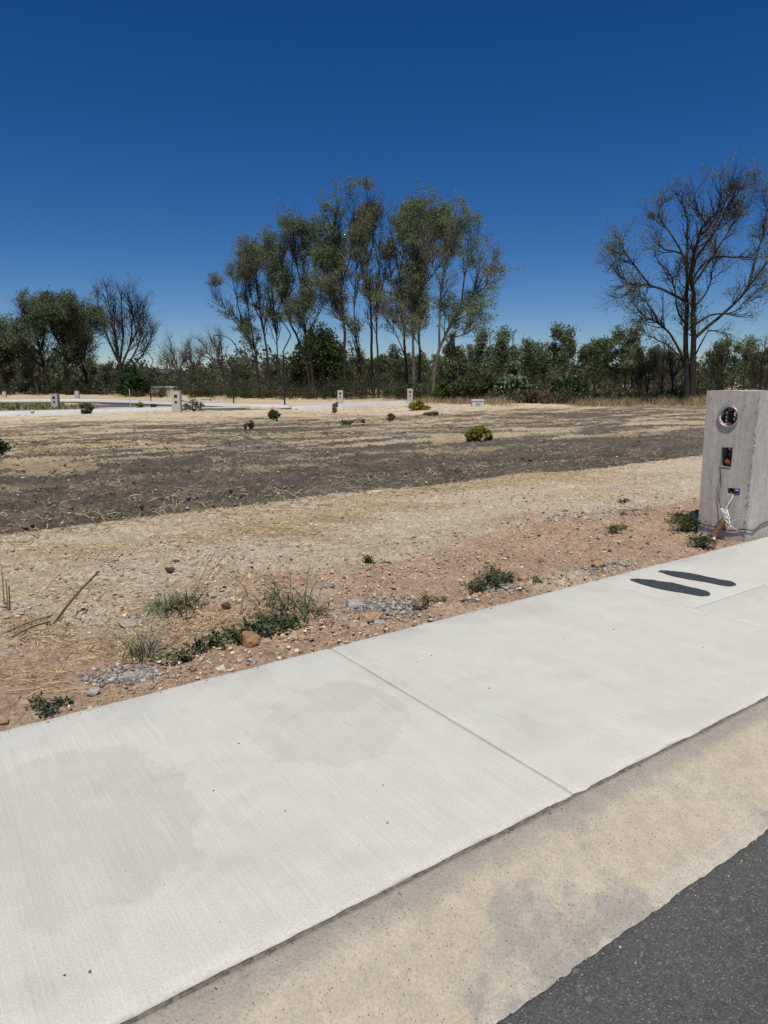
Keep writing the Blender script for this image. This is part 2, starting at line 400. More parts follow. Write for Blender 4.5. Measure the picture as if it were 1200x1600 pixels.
# ---- the lot and everything beyond it: one sheet, finer near the pavement
def make_ground():
    az = np.concatenate([np.radians(np.linspace(-36, 36, 540)), np.radians(np.linspace(36, 324, 64))[1:-1]])
    r = np.concatenate([np.geomspace(2.4, 13, 300), np.geomspace(13, 150, 240)[1:], np.geomspace(150, 6000, 40)[1:]])
    A, R = np.meshgrid(az, r)
    X = np.sin(A) * R; Y = np.cos(A) * R
    Z = zground(X, Y)
    na, nr = len(az), len(r)
    V = np.stack([X, Y, Z], -1).reshape(-1, 3)
    i = np.arange(nr - 1)[:, None] * na; j = np.arange(na)[None, :]; j2 = (j + 1) % na
    Q = np.stack([i + j2, i + j, i + na + j, i + na + j2], -1).reshape(-1, 4)
    cidx = len(V); V = np.vstack([V, [[0, 0, -.45]]])
    T = np.stack([np.full(na, cidx), np.arange(na), (np.arange(na) + 1) % na], -1)[:, ::1]
    me = mesh('ground', V, Q, T, smooth=True)
    s = toS(V[:, 0], V[:, 1]); n = toN(V[:, 0], V[:, 1]); d = np.hypot(V[:, 0], V[:, 1])
    f1 = fbm(s * .55, n * .55, 41); f2 = fbm(s * 1.7, n * 1.7, 43); fl = fbm(s * .16, n * .55, 47); fl2 = fbm(s * .5 + 1.5 * f2, n * 1.3 + 1.5 * f1, 51, 5)
    redm = sstep(5.9, 4.3, n + 1.6 * (f1 - .5)) * (.35 + .65 * sstep(.40, .55, f2 * .5 + f1 * .5))
    redm = np.maximum(redm, .9 * np.exp(-((s - 7.0) / 1.7) ** 2 - ((n - 4.3) / .7) ** 2))
    redm = np.maximum(redm, .6 * np.exp(-((s - 5.6) / 1.0) ** 2 - ((n - 5.4) / .5) ** 2))
    edge = 8.3 + .7 * (fbm(s * .3, s * 0 + 4, 9) - .5)
    far = 17.5 - .22 * np.clip(s, 0, 25) + 6 * (fl - .5)
    dark = (.50 + .40 * f1 + .38 * fbm(s * .28, n * .8, 57, 4)) * sstep(edge - .2, edge + .2, n + .5 * (f2 - .5)) * (1 - .24 * sstep(far - 3.5, far + 3.5, n + 4 * (f2 - .5)))
    dark = dark * (1 - sstep(29, 42, n + 14 * (fl - .5)))
    dark = np.where(n > 12, dark - .22 * sstep(.5, .62, fl2), dark)
    strw = .80 * sstep(.49, .62, fl2) * sstep(5.2, 6.4, n) * (1 - sstep(8.0, 8.5, n))
    strw = np.maximum(strw, .62 * sstep(.52, .66, fl2) * sstep(9.5, 13, n))
    strw = np.maximum(strw, .62 * sstep(.45, .60, fl2) * sstep(22, 30, n) * (1 - sstep(36, 46, n)))
    strw = np.maximum(strw, .9 * sstep(62, 68, n))
    strw = np.maximum(strw, .65 * sstep(.42, .58, fl2) * sstep(34, 40, s) * sstep(14, 22, n))
    a = me.color_attributes.new('mask', 'FLOAT_COLOR', 'POINT')
    c = np.ones((len(V), 4), np.float32); c[:, 0] = redm; c[:, 1] = dark; c[:, 2] = strw
    a.data.foreach_set('color', c.ravel())
    return obj('ground', me, M['soil'])
tag(make_ground(), 'bare sloping building lot of sand, reddish dirt and dark turned soil', kind='structure')

# ---- pavement: separate broomed slabs with open joints
def extrude_profile(sv, prof, wob=None, taper=None):
    """columns along s, profile list of (n, z); wob(i, s) moves a profile point"""
    V = np.zeros((len(sv), len(prof), 3))
    for i, (n_, z_) in enumerate(prof):
        V[:, i, 0] = sv; V[:, i, 1] = n_; V[:, i, 2] = z_
    if wob is not None: V = wob(V)
    k = len(prof); m = len(sv)
    a = np.arange(m - 1)[:, None] * k + np.arange(k - 1)[None, :]
    Q = np.stack([a, a + k, a + k + 1, a + 1], -1).reshape(-1, 4)
    return V.reshape(-1, 3), Q
def fan_caps(k, m):
    T = [(0, i, i + 1) for i in range(1, k - 1)]; b = (m - 1) * k
    T += [(b, b + i + 1, b + i) for i in range(1, k - 1)]
    return np.array(T)
def slab(parent, s0, s1, n0, n1, kerbside=True, backside=True, name='slab'):
    gap = .004
    s0 += gap; s1 -= gap
    sv = np.concatenate([[s0, s0 + .003, s0 + .009], np.linspace(s0 + .022, s1 - .022, max(4, int((s1 - s0) / (.025 if s0 < 8 and s1 > -1 else .3)))), [s1 - .009, s1 - .003, s1]])
    pr = []
    pr += [(n0, -.16), (n0, -.016), (n0 + .006, -.006), (n0 + .016, -.002), (n0 + .05, 0.)] if kerbside else [(n0 + gap, -.16), (n0 + gap, -.010), (n0 + gap + .004, -.003), (n0 + gap + .014, 0.)]
    pr += [(n0 + (n1 - n0) * f, 0.) for f in (.25, .5, .75)]
    pr += [(n1 - .058, 0.), (n1 - .048, -.0035), (n1 - .016, -.0055), (n1 - .005, -.012), (n1, -.024), (n1, -.16)] if backside else [(n1 - gap - .014, 0.), (n1 - gap - .004, -.003), (n1 - gap, -.010), (n1 - gap, -.16)]
    def wob(V):
        s = V[:, 0, 0]
        if kerbside:
            w_ = .010 * (fbm(s * 9, s * 0 + 2, 61, 3) - .5) * 2 + .006 * (fbm(s * 40, s * 0, 63, 2) - .5) * 2 + .008 * (fbm(s * 1.3, s * 0, 64, 2) - .5) * 2
            for i in range(4): V[:, i, 1] += w_ * (1 if i < 3 else .6)
            V[:, 2, 2] -= .006 * sstep(.55, .75, fbm(s * 16, s * 0, 65, 2))
            V[:, 3, 2] -= .004 * sstep(.6, .75, fbm(s * 12, s * 0, 66, 2))
        if backside:
            w_ = .007 * (fbm(s * 7, s * 0 + 5, 67, 3) - .5) * 2
            for i in range(len(pr) - 5, len(pr)): V[:, i, 1] += w_
        for c_, dz in ((0, .010), (1, .005), (2, .0015), (-1, .010), (-2, .005), (-3, .0015)):
            V[c_, 1:-1, 2] -= dz
        return V
    V, Q = extrude_profile(sv, pr, wob)
    me = mesh(name, V, Q, fan_caps(len(pr), len(sv)), smooth=False)
    return obj(name, me, M['walk'], parent)
walk = thing('sidewalk', None, None, (0, 0, 0), ROTZ); tag(walk, 'pale broomed concrete pavement along the street', kind='structure')
J = [-7.36, -5.04, -2.72, -.4, 1.92, 4.24, 5.16, 7.48, 9.8, 12.12, 14.44, 16.76, 19.08, 21.4]
for a_, b_ in zip(J[:-1], J[1:]):
    if abs(a_ - 4.24) < .01:
        slab(walk, a_, b_, 1.515, 2.455, True, False)
        slab(walk, a_, b_, 2.455, NEDGE, False, True, 'cover_slab')
    else:
        slab(walk, a_, b_, 1.515, NEDGE)
# bedding that closes the joints from below
bed = box('slab_bedding', -7.3, 21.4, 1.53, 3.24, -.16, -.028, plain('joint_grime', (.13, .115, .10), .95, .1, .3, 30), walk)

# ---- rolled kerb
sv = np.concatenate([np.linspace(-9, -1, 40)[:-1], np.linspace(-1, 7, 330), np.linspace(7, 24, 80)[1:]])
kp = [(1.510, -.12), (1.508, -.03), (1.506, -.0125), (1.485, -.0105), (1.45, -.0155), (1.40, -.028), (1.34, -.046), (1.25, -.077), (1.17, -.1035), (1.142, -.1115), (1.136, -.1205), (1.128, -.1155), (1.07, -.129), (1.02, -.135), (1.0, -.2)]
def kwob(V):
    s = V[:, :, 0]; n = V[:, :, 1]
    V[:, 1:-1, 2] += .006 * (fbm(s * 2.2, n * 6, 71, 3) - .5)[:, 1:-1] + .0025 * (fbm(s * 30, n * 40, 72, 2) - .5)[:, 1:-1]
    V[:, 9:12, 1] += (.02 * (fbm(s * 3, s * 0, 73, 3) - .5))[:, 9:12]; V[:, 10, 2] += .009 * sstep(.45, .6, fbm(s[:, 10] * 1.2, s[:, 10] * 0, 75, 2)); V[:, 1:4, 1] += (.012 * (fbm(s * 4, s * 0 + 3, 76, 3) - .5))[:, 1:4]
    return V
V, Q = extrude_profile(sv, kp, kwob)
kerb = obj('kerb', mesh('kerb', V, Q[:, ::-1], smooth=True), M['kerb'], None, (0, 0, 0), ROTZ)
# dirt packed in the joint between kerb and slabs
fv = np.linspace(-2, 9, 700); m = len(fv)
n_in = 1.5035 - .010 * fbm(fv * 9, fv * 0, 85, 4) * sstep(.45, .65, fbm(fv * 1.1, fv * 0 + 2, 88, 2)); n_out = 1.5165 + .008 * (fbm(fv * 15, fv * 0, 86, 3) - .4)
zt = -.0085 + .003 * (fbm(fv * 12, fv * 0, 87, 3) - .5)
V = np.stack([np.stack([fv, n_in, zt - .012], -1), np.stack([fv, n_in + .004, zt], -1), np.stack([fv, n_out - .003, zt], -1), np.stack([fv, n_out, zt - .02], -1)], 1).reshape(-1, 3)
a_ = np.arange(m - 1)[:, None] * 4 + np.arange(3)[None]; obj('joint_dirt', mesh('joint_dirt', V, np.stack([a_, a_ + 4, a_ + 5, a_ + 1], -1).reshape(-1, 4)), plain('joint_dirt', (.16, .14, .115), .95, .1, .5, 60), kerb)
tag(kerb, 'sandy rolled concrete kerb between pavement and street', kind='structure')

# ---- street
sv = np.concatenate([np.linspace(-9, -1, 60)[:-1], np.linspace(-1, 6, 420), np.linspace(6, 24, 120)[1:]])
ap = [(1.080, -.150), (1.076, -.127), (1.066, -.1225), (1.03, -.121), (.6, -.120), (-.5, -.110), (-3, -.09), (-7, -.12)]
def awob(V):
    s = V[:, 0, 0]
    w_ = .007 * (fbm(s * 4, s * 0 + 1, 81, 3) - .5) * 2 + .007 * (fbm(s * 34, s * 0 + 7, 82, 2) - .5) * 2
    for i in range(3): V[:, i, 1] += w_ * (1 - .1 * i)
    V[:, 3, 1] += .5 * w_
    return V
V, Q = extrude_profile(sv, ap, awob)
tag(obj('street', mesh('street', V, Q[:, ::-1]), M['asphalt'], None, (0, 0, 0), ROTZ), 'dark grey asphalt street at the kerb', kind='structure')

# ---- the street on the far side of the lot, its pavements and verge
def strip(name, near, far, h, mat, label, sub=14):
    """raised or flush band between two surveyed edges"""
    A = resample([site(*q) for q in near], sub); B = resample([site(*q) for q in far], sub)
    zA = zbase(A[:, 0], A[:, 1]) + .03; zB = zbase(B[:, 0], B[:, 1]) + .03
    A[:, 2] = zA + h; B[:, 2] = zB + h
    A0 = A.copy(); A0[:, 2] -= h + .45; B0 = B.copy(); B0[:, 2] -= h + .45
    V = np.stack([A0, A, B, B0], 1).reshape(-1, 3); k = 4; m = sub
    a_ = np.arange(m - 1)[:, None] * k + np.arange(k - 1)[None, :]
    Q = np.stack([a_, a_ + k, a_ + k + 1, a_ + 1], -1).reshape(-1, 4)
    return tag(obj(name, mesh(name, V, Q, fan_caps(k, m)), mat), label, kind='structure')
strip('far_street', [(-160, 640), (60, 640), (150, 639.5), (300, 642), (400, 641), (466, 640)], [(-160, 629), (60, 629), (120, 628.5), (200, 630), (330, 635.5), (456, 637)], .02, M['asphalt'], 'asphalt street beyond the lot')
strip('far_sidewalk', [(-200, 652), (0, 649.5), (140, 645.5), (272, 641.5), (318, 639.5)], [(-200, 648), (0, 646.3), (140, 642.8), (272, 639.4), (318, 637.8)], .17, M['whitec'], 'white pavement strip at the far end of the lot')
strip('far_sidewalk', [(-120, 629), (0, 628), (110, 626), (165, 627), (232, 631.8), (365, 635.5), (452, 638.2)], [(-120, 626.5), (0, 625.7), (110, 624), (165, 624.8), (232, 629), (365, 632.6), (452, 635)], .17, M['whitec'], 'white kerbed pavement on the other side of the far street')
strip('far_sidewalk', [(456, 640.3), (540, 635.8), (600, 632), (640, 629.8)], [(456, 637), (540, 633.5), (600, 630.2), (640, 628.2)], .17, M['whitec'], 'white pavement strip bending away in front of the tall grove')
lawn = plain('verge_grass', (.21, .185, .09), .95, .1, .45, 1.3)
strip('far_verge', [(-160, 646), (0, 644.8), (100, 642.2), (160, 640.6)], [(-160, 630.5), (0, 630), (90, 629.4), (118, 630)], .05, lawn, 'patchy green verge between the far street and its pavement')

# ================================================================== TREES
def interp_rows(P, t):
    k = P.shape[1]; f = t * (k - 1); i = np.clip(f.astype(int), 0, k - 2); return i, (f - i)
def sprout(rg, P, R, m, t0, t1, ang, L, k, up, wig, r0, r1, spread_t=.55):
    """m child branches on the polylines P (n,k,3)"""
    ln = np.linalg.norm(np.diff(P, axis=1), axis=2).sum(1)
    pi = rg.choice(len(P), m, p=ln / ln.sum()); t = t0 + (t1 - t0) * rg.random(m)
    i, f = interp_rows(P, t); f = f[:, None]
    pos = P[pi, i] * (1 - f) + P[pi, i + 1] * f
    tan = unit(P[pi, i + 1] - P[pi, i]); pr = R[pi, i]
    perp = unit(np.cross(tan, rg.normal(size=(m, 3))))
    a_ = ang * (.6 + .8 * rg.random(m))[:, None]
    d = unit(tan * np.cos(a_) + perp * np.sin(a_))
    l = L * (1 - spread_t * t) * (.55 + .9 * rg.random(m))
    out = np.zeros((m, k, 3)); out[:, 0] = pos
    for j in range(1, k):
        out[:, j] = out[:, j - 1] + d * (l / (k - 1))[:, None]
        d = unit(d + up * np.array([0, 0, 1.]) + wig * rg.normal(size=(m, 3)))
    rb = np.minimum(pr * .75, r0)
    RR = rb[:, None] * np.linspace(1, r1, k)[None, :]
    return out, RR
def leaf_quads(rg, C, l, w_, droop, pal):
    m = len(C)
    a_ = unit(rg.normal(size=(m, 3)) + np.array([0, 0, -droop])); b_ = unit(np.cross(a_, rg.normal(size=(m, 3))))
    sc = (.6 + .8 * rg.random(m))[:, None]
    a_ = a_ * l * .5 * sc; b_ = b_ * w_ * .5 * sc
    V = np.stack([C - a_, C + b_ - a_ * .1, C + a_, C - b_ - a_ * .1], 1).reshape(-1, 3)
    Q = np.arange(m * 4).reshape(-1, 4)
    pal = np.asarray(pal); ci = rg.integers(0, len(pal), m)
    colr = pal[ci] * (.75 + .5 * rg.random((m, 1)))
    return V, Q, np.repeat(colr, 4, 0)
EUC = [(.165, .215, .125), (.14, .185, .105), (.205, .245, .145), (.112, .15, .09), (.185, .21, .125)]
EUCG = [(.20, .25, .10), (.16, .21, .085), (.24, .28, .12), (.13, .165, .08)]
DRYL = [(.15, .135, .085), (.125, .115, .075), (.18, .16, .10)]
DARKG = [(.050, .075, .028), (.065, .095, .034), (.040, .060, .025), (.085, .11, .04)]

def finish_tree(name, label, base, wood, leaves_, bark='bark', group=None):
    t = thing(name, label, 'tree', base, 0, group)
    V, Q = merge(wood)
    obj('trunk', mesh('trunk', V - base, Q, smooth=True), M[bark], t)
    if leaves_ is not None:
        V, Q, C = leaves_
        obj('crown', mesh('crown', V - base, Q, col=C), M['leaf'], t)
    return t
def hero_tree(name, label, base_uv, limbs, r0, seed, depth, n1=60, n2=350, n3=0, L1=4., L2=2., L3=.8, up=.16, leaf=(10, .5, .34, .12), lp=1., pal=EUC, bark='bark', ang=.55, t0=.3, droop=.8, lowt=.35, rt=(.05, .028, .012), shrink=1., su=None, zlow=0.):
    """limbs: (rel. thickness, [(u, v), ...]) surveyed outlines of trunk and main limbs; depth spreads them in the round"""
    rg = np.random.default_rng(seed)
    base = site(*base_uv); Y0 = base[1]; K = 16
    P, R = [], []
    for li, (th, pts) in enumerate(limbs):
        n = len(pts); dd = 0 if li == 0 else depth * rg.uniform(-1, 1)
        dl = pts[0][0] - base_uv[0]
        q = []
        for i, (u, v) in enumerate(pts):
            u = base_uv[0] + (u - base_uv[0]) * (su or shrink); v = base_uv[1] + (v - base_uv[1]) * shrink; f = i / (n - 1)
            lean = dd * f ** 1.2
            q.append(on_plane(u, v, Y0 + lean))
        if li == 0 or th >= .9: q[0] = base + (np.array(q[0]) - base) * np.array([1, 1, 0]) - np.array([0, 0, .15])
        p = resample(q, K); p += .012 * np.linalg.norm(p[-1] - p[0]) * rg.normal(size=p.shape) * np.linspace(0, 1, K)[:, None] * .5
        P.append(p)
        t = np.linspace(0, 1, K); rr = r0 * th * ((1 - t) ** .8 * .88 + .12 * (1 - .6 * t))
        if li == 0 or th >= .9: rr = rr * (1 + .5 * np.exp(-t * 18))
        R.append(np.maximum(rr, .02))
    P = np.array(P); R = np.array(R)
    wood = [tubes(P, R, 8, seed)]
    P1, R1 = sprout(rg, P, R, n1, t0, 1., ang, L1, 7, up, .10, rt[0], .3)
    wood.append(tubes(P1, R1, 4, seed + 1))
    PP = np.concatenate([P1]); RR = np.concatenate([R1])
    P2, R2 = sprout(rg, PP, RR, n2, .15, 1., .65, L2, 5, up * .8, .16, rt[1], .35, .4)
    # twigs also along the upper part of the limbs themselves
    P2b, R2b = sprout(rg, P, R, n2 // 4, max(t0, .45), 1., .7, L2, 5, up * .8, .16, rt[1], .35, .4)
    P2 = np.concatenate([P2, P2b]); R2 = np.concatenate([R2, R2b])
    wood.append(tubes(P2, R2, 3, seed + 2))
    tips = P2[:, 2:].reshape(-1, 3)
    if n3:
        P3, R3 = sprout(rg, P2, R2, n3, .2, 1., .6, L3, 3, up * .5, .15, rt[2], .5, .3)
        wood.append(tubes(P3, R3, 3, seed + 3)); tips = P3[:, 1:].reshape(-1, 3)
    lv = None
    if leaf[0] > 0:
        # foliage gathers in clumps: keep tips where a coarse noise is high
        f = fbm(tips[:, 0] * .35 + tips[:, 1] * .3 + seed, tips[:, 2] * .35, seed % 17, 3)
        zz = (tips[:, 2] - base[2]) / max(1., tips[:, 2].max() - base[2])
        keep = (f > np.quantile(f, 1 - lp)) & (zz > zlow)
        tp = tips[keep]
        m = len(tp) * leaf[0]
        C = np.repeat(tp, leaf[0], 0) + rg.normal(size=(m, 3)) * leaf[1] * np.array([1, 1, .8])
        lv = leaf_quads(rg, C, leaf[2], leaf[3], droop, pal)
    return finish_tree(name, label, base, wood, lv, bark)

# ---- big half bare tree at the right
hero_tree('bare_tree', 'largest nearly leafless tree with two dark trunks behind the concrete pedestal', (1078, 631), [
    (1.1, [(1075, 630), (1073, 590), (1072, 555), (1072, 484), (1074, 440), (1073, 397), (1072, 327), (1063, 282)]),
    (1.2, [(1081, 631), (1082, 590), (1084, 520), (1083, 450), (1081, 424), (1088, 371), (1101, 340), (1085, 279)]),
    (.5, [(1070, 563), (1049, 521), (1028, 500), (999, 484), (983, 463), (975, 452)]),
    (.35, [(1028, 500), (1020, 483), (1008, 465), (993, 450), (985, 436)]),
    (.55, [(1077, 466), (1059, 455), (1033, 442), (1007, 434), (980, 432), (954, 411), (946, 398)]),
    (.4, [(1012, 436), (991, 408), (975, 388), (967, 376), (957, 358)]),
    (.3, [(985, 434), (977, 446), (965, 455), (949, 453)]),
    (.4, [(1075, 400), (1062, 382), (1033, 374), (1022, 350), (1011, 330)]),
    (.4, [(1072, 400), (1060, 372), (1043, 345), (1027, 318), (1033, 288)]),
    (.4, [(1088, 372), (1109, 360), (1127, 319), (1145, 280), (1150, 262)]),
    (.35, [(1098, 352), (1115, 330), (1127, 300), (1127, 254)]),
    (.4, [(1090, 385), (1112, 358), (1138, 313), (1155, 285), (1171, 264)]),
    (.4, [(1080, 440), (1100, 410), (1125, 372), (1150, 335), (1180, 290), (1190, 280)]),
    (.6, [(1086, 522), (1109, 502), (1140, 476), (1172, 442), (1198, 408), (1228, 372), (1244, 335)]),
    (.4, [(1172, 442), (1184, 400), (1196, 360), (1205, 315), (1200, 290)]),
    (.4, [(1085, 420), (1109, 392), (1146, 387), (1182, 387), (1200, 356), (1222, 330)]),
    (.35, [(1086, 500), (1114, 484), (1151, 479), (1172, 458), (1196, 440), (1215, 420)]),
    (.3, [(1086, 552), (1100, 525), (1110, 510), (1128, 512), (1146, 517)]),
    (.3, [(1068, 565), (1051, 542), (1030, 528), (1004, 515), (986, 498)]),
    (.35, [(1072, 500), (1058, 478), (1052, 440), (1045, 415), (1024, 395), (1018, 380)]),
    (.3, [(1083, 470), (1100, 455), (1112, 430), (1118, 400), (1130, 375)]),
], .215, 101, 4.2, shrink=.945, n1=280, n2=1300, n3=3600, L1=2.4, L2=1.15, L3=.6, up=.11, leaf=(5, .18, .13, .05), lp=.5, pal=EUC + DRYL + EUCG[:1], t0=.3, rt=(.045, .022, .011), zlow=.3)

# ---- the tall grove in the middle
def grove(label, base, limbs, r0, seed, **kw):
    a_ = dict(n1=46, n2=300, n3=650, shrink=.935, L1=4.6, L2=2.2, L3=1.0, up=.24, leaf=(15, .30, .25, .10), lp=.42, pal=EUC, ang=.45, t0=.34, rt=(.075, .04, .02), zlow=.28, droop=1.)
    a_.update(kw)
    return hero_tree('eucalyptus_tree', label, base, limbs, r0, seed, 3.5, **a_)
grove('leftmost slim tree of the tall grove, leaning out to the left', (404, 622), [
    (1, [(404, 621), (402, 590), (397, 537), (366, 487), (341, 466), (328, 443)]), (.6, [(397, 537), (388, 480), (382, 437), (376, 375)]), (.5, [(378, 505), (366, 450), (360, 420)]), (.5, [(399, 560), (385, 520), (362, 490), (352, 470)])], 0.211, 201, lp=.55, pal=EUC + DRYL)
grove('slim straight tree second from the left in the tall grove', (423, 622), [
    (1, [(423, 621), (418, 560), (410, 503), (401, 437), (396, 372)]), (.5, [(410, 500), (390, 450), (385, 395)]), (.5, [(412, 510), (418, 450), (416, 378)]), (.4, [(405, 465), (396, 420), (388, 380)])], 0.223, 202, lp=.55, pal=EUC + DRYL)
grove('thin tree with a wispy top between the slim left trees of the grove', (440, 621), [
    (1, [(440, 620), (433, 562), (430, 500), (424, 437), (416, 380)]), (.5, [(430, 500), (442, 440), (444, 385)])], 0.161, 203, n2=220, n3=450, lp=.5)
grove('curving tree left of the round green tree, forked high up', (487, 622), [
    (1, [(487, 621), (478, 565), (462, 520), (446, 478), (440, 400), (441, 338)]), (.6, [(450, 490), (430, 440), (423, 395), (420, 370)]), (.5, [(444, 440), (455, 400), (452, 350)])], 0.223, 204, n1=52, n2=380, lp=.62)
grove('full crowned tree above the round green tree', (493, 622), [
    (1, [(493, 621), (484, 560), (474, 495), (472, 395), (474, 330)]), (.6, [(474, 470), (490, 420), (497, 370), (500, 345)]), (.6, [(474, 450), (462, 400), (456, 345)]), (.4, [(478, 520), (497, 480), (503, 440)])], 0.248, 205, n1=60, n2=460, n3=900, lp=.66)
grove('tallest tree of the grove with narrow leafy spires', (541, 622), [
    (1, [(541, 621), (538, 560), (537, 503), (532, 416), (528, 353), (541, 297)]), (.6, [(533, 420), (522, 370), (520, 335), (526, 305)]), (.6, [(536, 495), (515, 440), (503, 407), (491, 376)]), (.5, [(534, 430), (549, 380), (556, 330), (553, 300)]), (.5, [(536, 460), (516, 410), (512, 360)])], 0.273, 206, n1=62, n2=480, n3=950, lp=.66, pal=EUC + EUCG[:2])
grove('leaning tree crossing left through the middle of the grove', (572, 623), [
    (1, [(572, 622), (566, 575), (553, 520), (528, 485), (508, 465), (497, 455)]), (.6, [(556, 530), (552, 470), (556, 410), (560, 360)]), (.5, [(545, 505), (530, 470), (523, 440)])], 0.186, 207, n2=220, lp=.45, pal=EUC + DRYL)
grove('tall tree with a brownish spire just right of the tallest tree', (584, 622), [
    (1, [(584, 621), (581, 560), (578, 478), (571, 374), (576, 293)]), (.6, [(574, 400), (583, 360), (581, 320), (579, 298)]), (.5, [(577, 450), (562, 400), (566, 340), (571, 310)])], 0.236, 208, n1=44, n2=320, lp=.55, pal=EUC + DRYL)
grove('bare thin tree reaching up in the gap of the grove', (592, 622), [
    (1, [(592, 621), (590, 560), (588, 470), (592, 390), (597, 340), (604, 303)]), (.5, [(589, 470), (604, 410), (606, 370)]), (.4, [(591, 400), (583, 350), (588, 320)])], 0.167, 209, n1=34, n2=220, n3=300, leaf=(2, .3, .26, .1), lp=.3, pal=DRYL)
grove('tree with a drooping crown left of the pale trunk', (637, 621), [
    (1, [(637, 620), (634, 560), (628, 478), (620, 395), (608, 338)]), (.6, [(623, 420), (630, 370), (628, 330)]), (.5, [(629, 480), (612, 430), (604, 385)]), (.4, [(634, 555), (615, 510), (596, 480), (586, 464)])], 0.223, 210, n1=56, n2=420, lp=.62)
grove('tree with a sunlit pale trunk behind the far pedestal', (647, 622), [
    (1, [(647, 621), (646, 560), (645, 478), (650, 395), (642, 320)]), (.6, [(648, 420), (660, 370), (662, 325)]), (.5, [(646, 440), (634, 390), (632, 335)])], 0.223, 211, n1=56, n2=440, n3=900, lp=.68, bark='pale_bark')
grove('dense crowned tree at the top right of the grove', (655, 621), [
    (1, [(655, 620), (655, 560), (656, 437), (670, 374), (675, 313)]), (.6, [(662, 400), (682, 355), (690, 325)]), (.6, [(657, 440), (655, 380), (654, 330)]), (.5, [(658, 440), (690, 400), (704, 372)])], 0.223, 212, n1=60, n2=480, n3=950, lp=.7, pal=EUC + EUCG)
hero_tree('eucalyptus_tree', 'rightmost tree of the grove, arching far out to the right', (677, 626), [
    (1, [(677, 625), (678, 590), (681, 565), (689, 537), (707, 499), (737, 457), (765, 412), (783, 390)]),
    (.65, [(687, 545), (687, 500), (690, 437), (707, 370), (721, 335)]), (.5, [(707, 499), (730, 487), (753, 480), (757, 472)]), (.5, [(722, 478), (727, 430), (735, 390), (742, 362)]),
    (.5, [(745, 445), (752, 410), (756, 380)]), (.45, [(680, 588), (664, 555), (640, 515), (612, 490), (588, 466)]), (.4, [(690, 440), (676, 400), (682, 355)]), (.45, [(737, 457), (762, 440), (775, 428)]), (.4, [(695, 520), (722, 520), (745, 505)])],
    .22, 213, 3.4, shrink=.955, n1=100, n2=560, n3=1100, L1=3.4, L2=1.9, L3=.9, up=.16, leaf=(16, .26, .20, .08), lp=.48, pal=EUC + EUCG + EUCG, ang=.5, t0=.38, rt=(.06, .032, .016), bark='pale_bark', zlow=.3)

# ---- left grove
def leftg(label, base, limbs, r0, seed, **kw):
    a_ = dict(n1=90, n2=520, n3=1100, L1=6., L2=3.2, L3=1.4, up=.14, shrink=.84, su=.93, leaf=(15, .5, .38, .16), lp=.5, pal=EUC, ang=.55, t0=.2, rt=(.1, .055, .03), zlow=.2, droop=1.)
    a_.update(kw); return hero_tree('eucalyptus_tree', label, base, limbs, r0, seed, 5., **a_)
leftg('low grey-green tree at the left edge of the photo', (8, 617), [(1, [(8, 616), (5, 580), (2, 540), (0, 512)]), (.6, [(5, 580), (16, 545), (22, 520)]), (.6, [(6, 585), (-15, 545), (-24, 515)])], .4, 301)
leftg('broad grey-green tree on the outer left of the left grove', (75, 616), [(1, [(75, 615), (70, 575), (58, 520), (45, 480), (42, 466)]), (.6, [(66, 545), (40, 515), (26, 490)]), (.6, [(64, 535), (70, 495), (72, 465)]), (.5, [(70, 570), (45, 545), (32, 525)])], .5, 302)
leftg('dark dense tree in the middle of the left grove', (105, 616), [(1, [(105, 615), (104, 570), (98, 510), (92, 460)]), (.6, [(101, 530), (114, 490), (117, 462)]), (.6, [(102, 540), (82, 500), (78, 470)]), (.5, [(103, 565), (120, 540), (126, 515)])], .5, 303, pal=EUC + DARKG)
leftg('leafy leaning tree of the left grove beside the bare one', (138, 615), [(1, [(138, 614), (132, 575), (118, 530), (105, 490), (98, 470)]), (.6, [(128, 560), (138, 510), (142, 470)]), (.5, [(122, 540), (126, 500), (125, 475)])], .42, 304, lp=.6)
leftg('nearly bare fan-shaped tree on the right of the left grove', (190, 613), [(1, [(190, 612), (188, 580), (182, 540), (172, 490), (164, 438)]), (.7, [(186, 565), (165, 520), (152, 480), (147, 446)]), (.7, [(187, 570), (192, 520), (190, 480), (188, 442)]), (.7, [(188, 575), (205, 530), (208, 490), (208, 450)]), (.6, [(190, 580), (214, 545), (226, 500), (228, 462)]), (.6, [(192, 585), (222, 555), (238, 525), (245, 502)]), (.5, [(184, 555), (178, 500), (176, 450)]), (.5, [(200, 545), (220, 500), (219, 456)])],
      .42, 305, shrink=.95, n1=150, n2=900, n3=2000, leaf=(2, .4, .3, .1), lp=.25, pal=DRYL + EUC[:1], up=.2, L1=5., rt=(.09, .05, .03))
leftg('thin leafless tree in front of the left grove, leaning left', (60, 617), [(1, [(60, 616), (54, 590), (42, 565), (28, 545), (20, 530)]), (.6, [(48, 577), (47, 555), (50, 540)])], .3, 306, n1=40, n2=200, n3=400, leaf=(0, 0, 0, 0), L1=3.4)

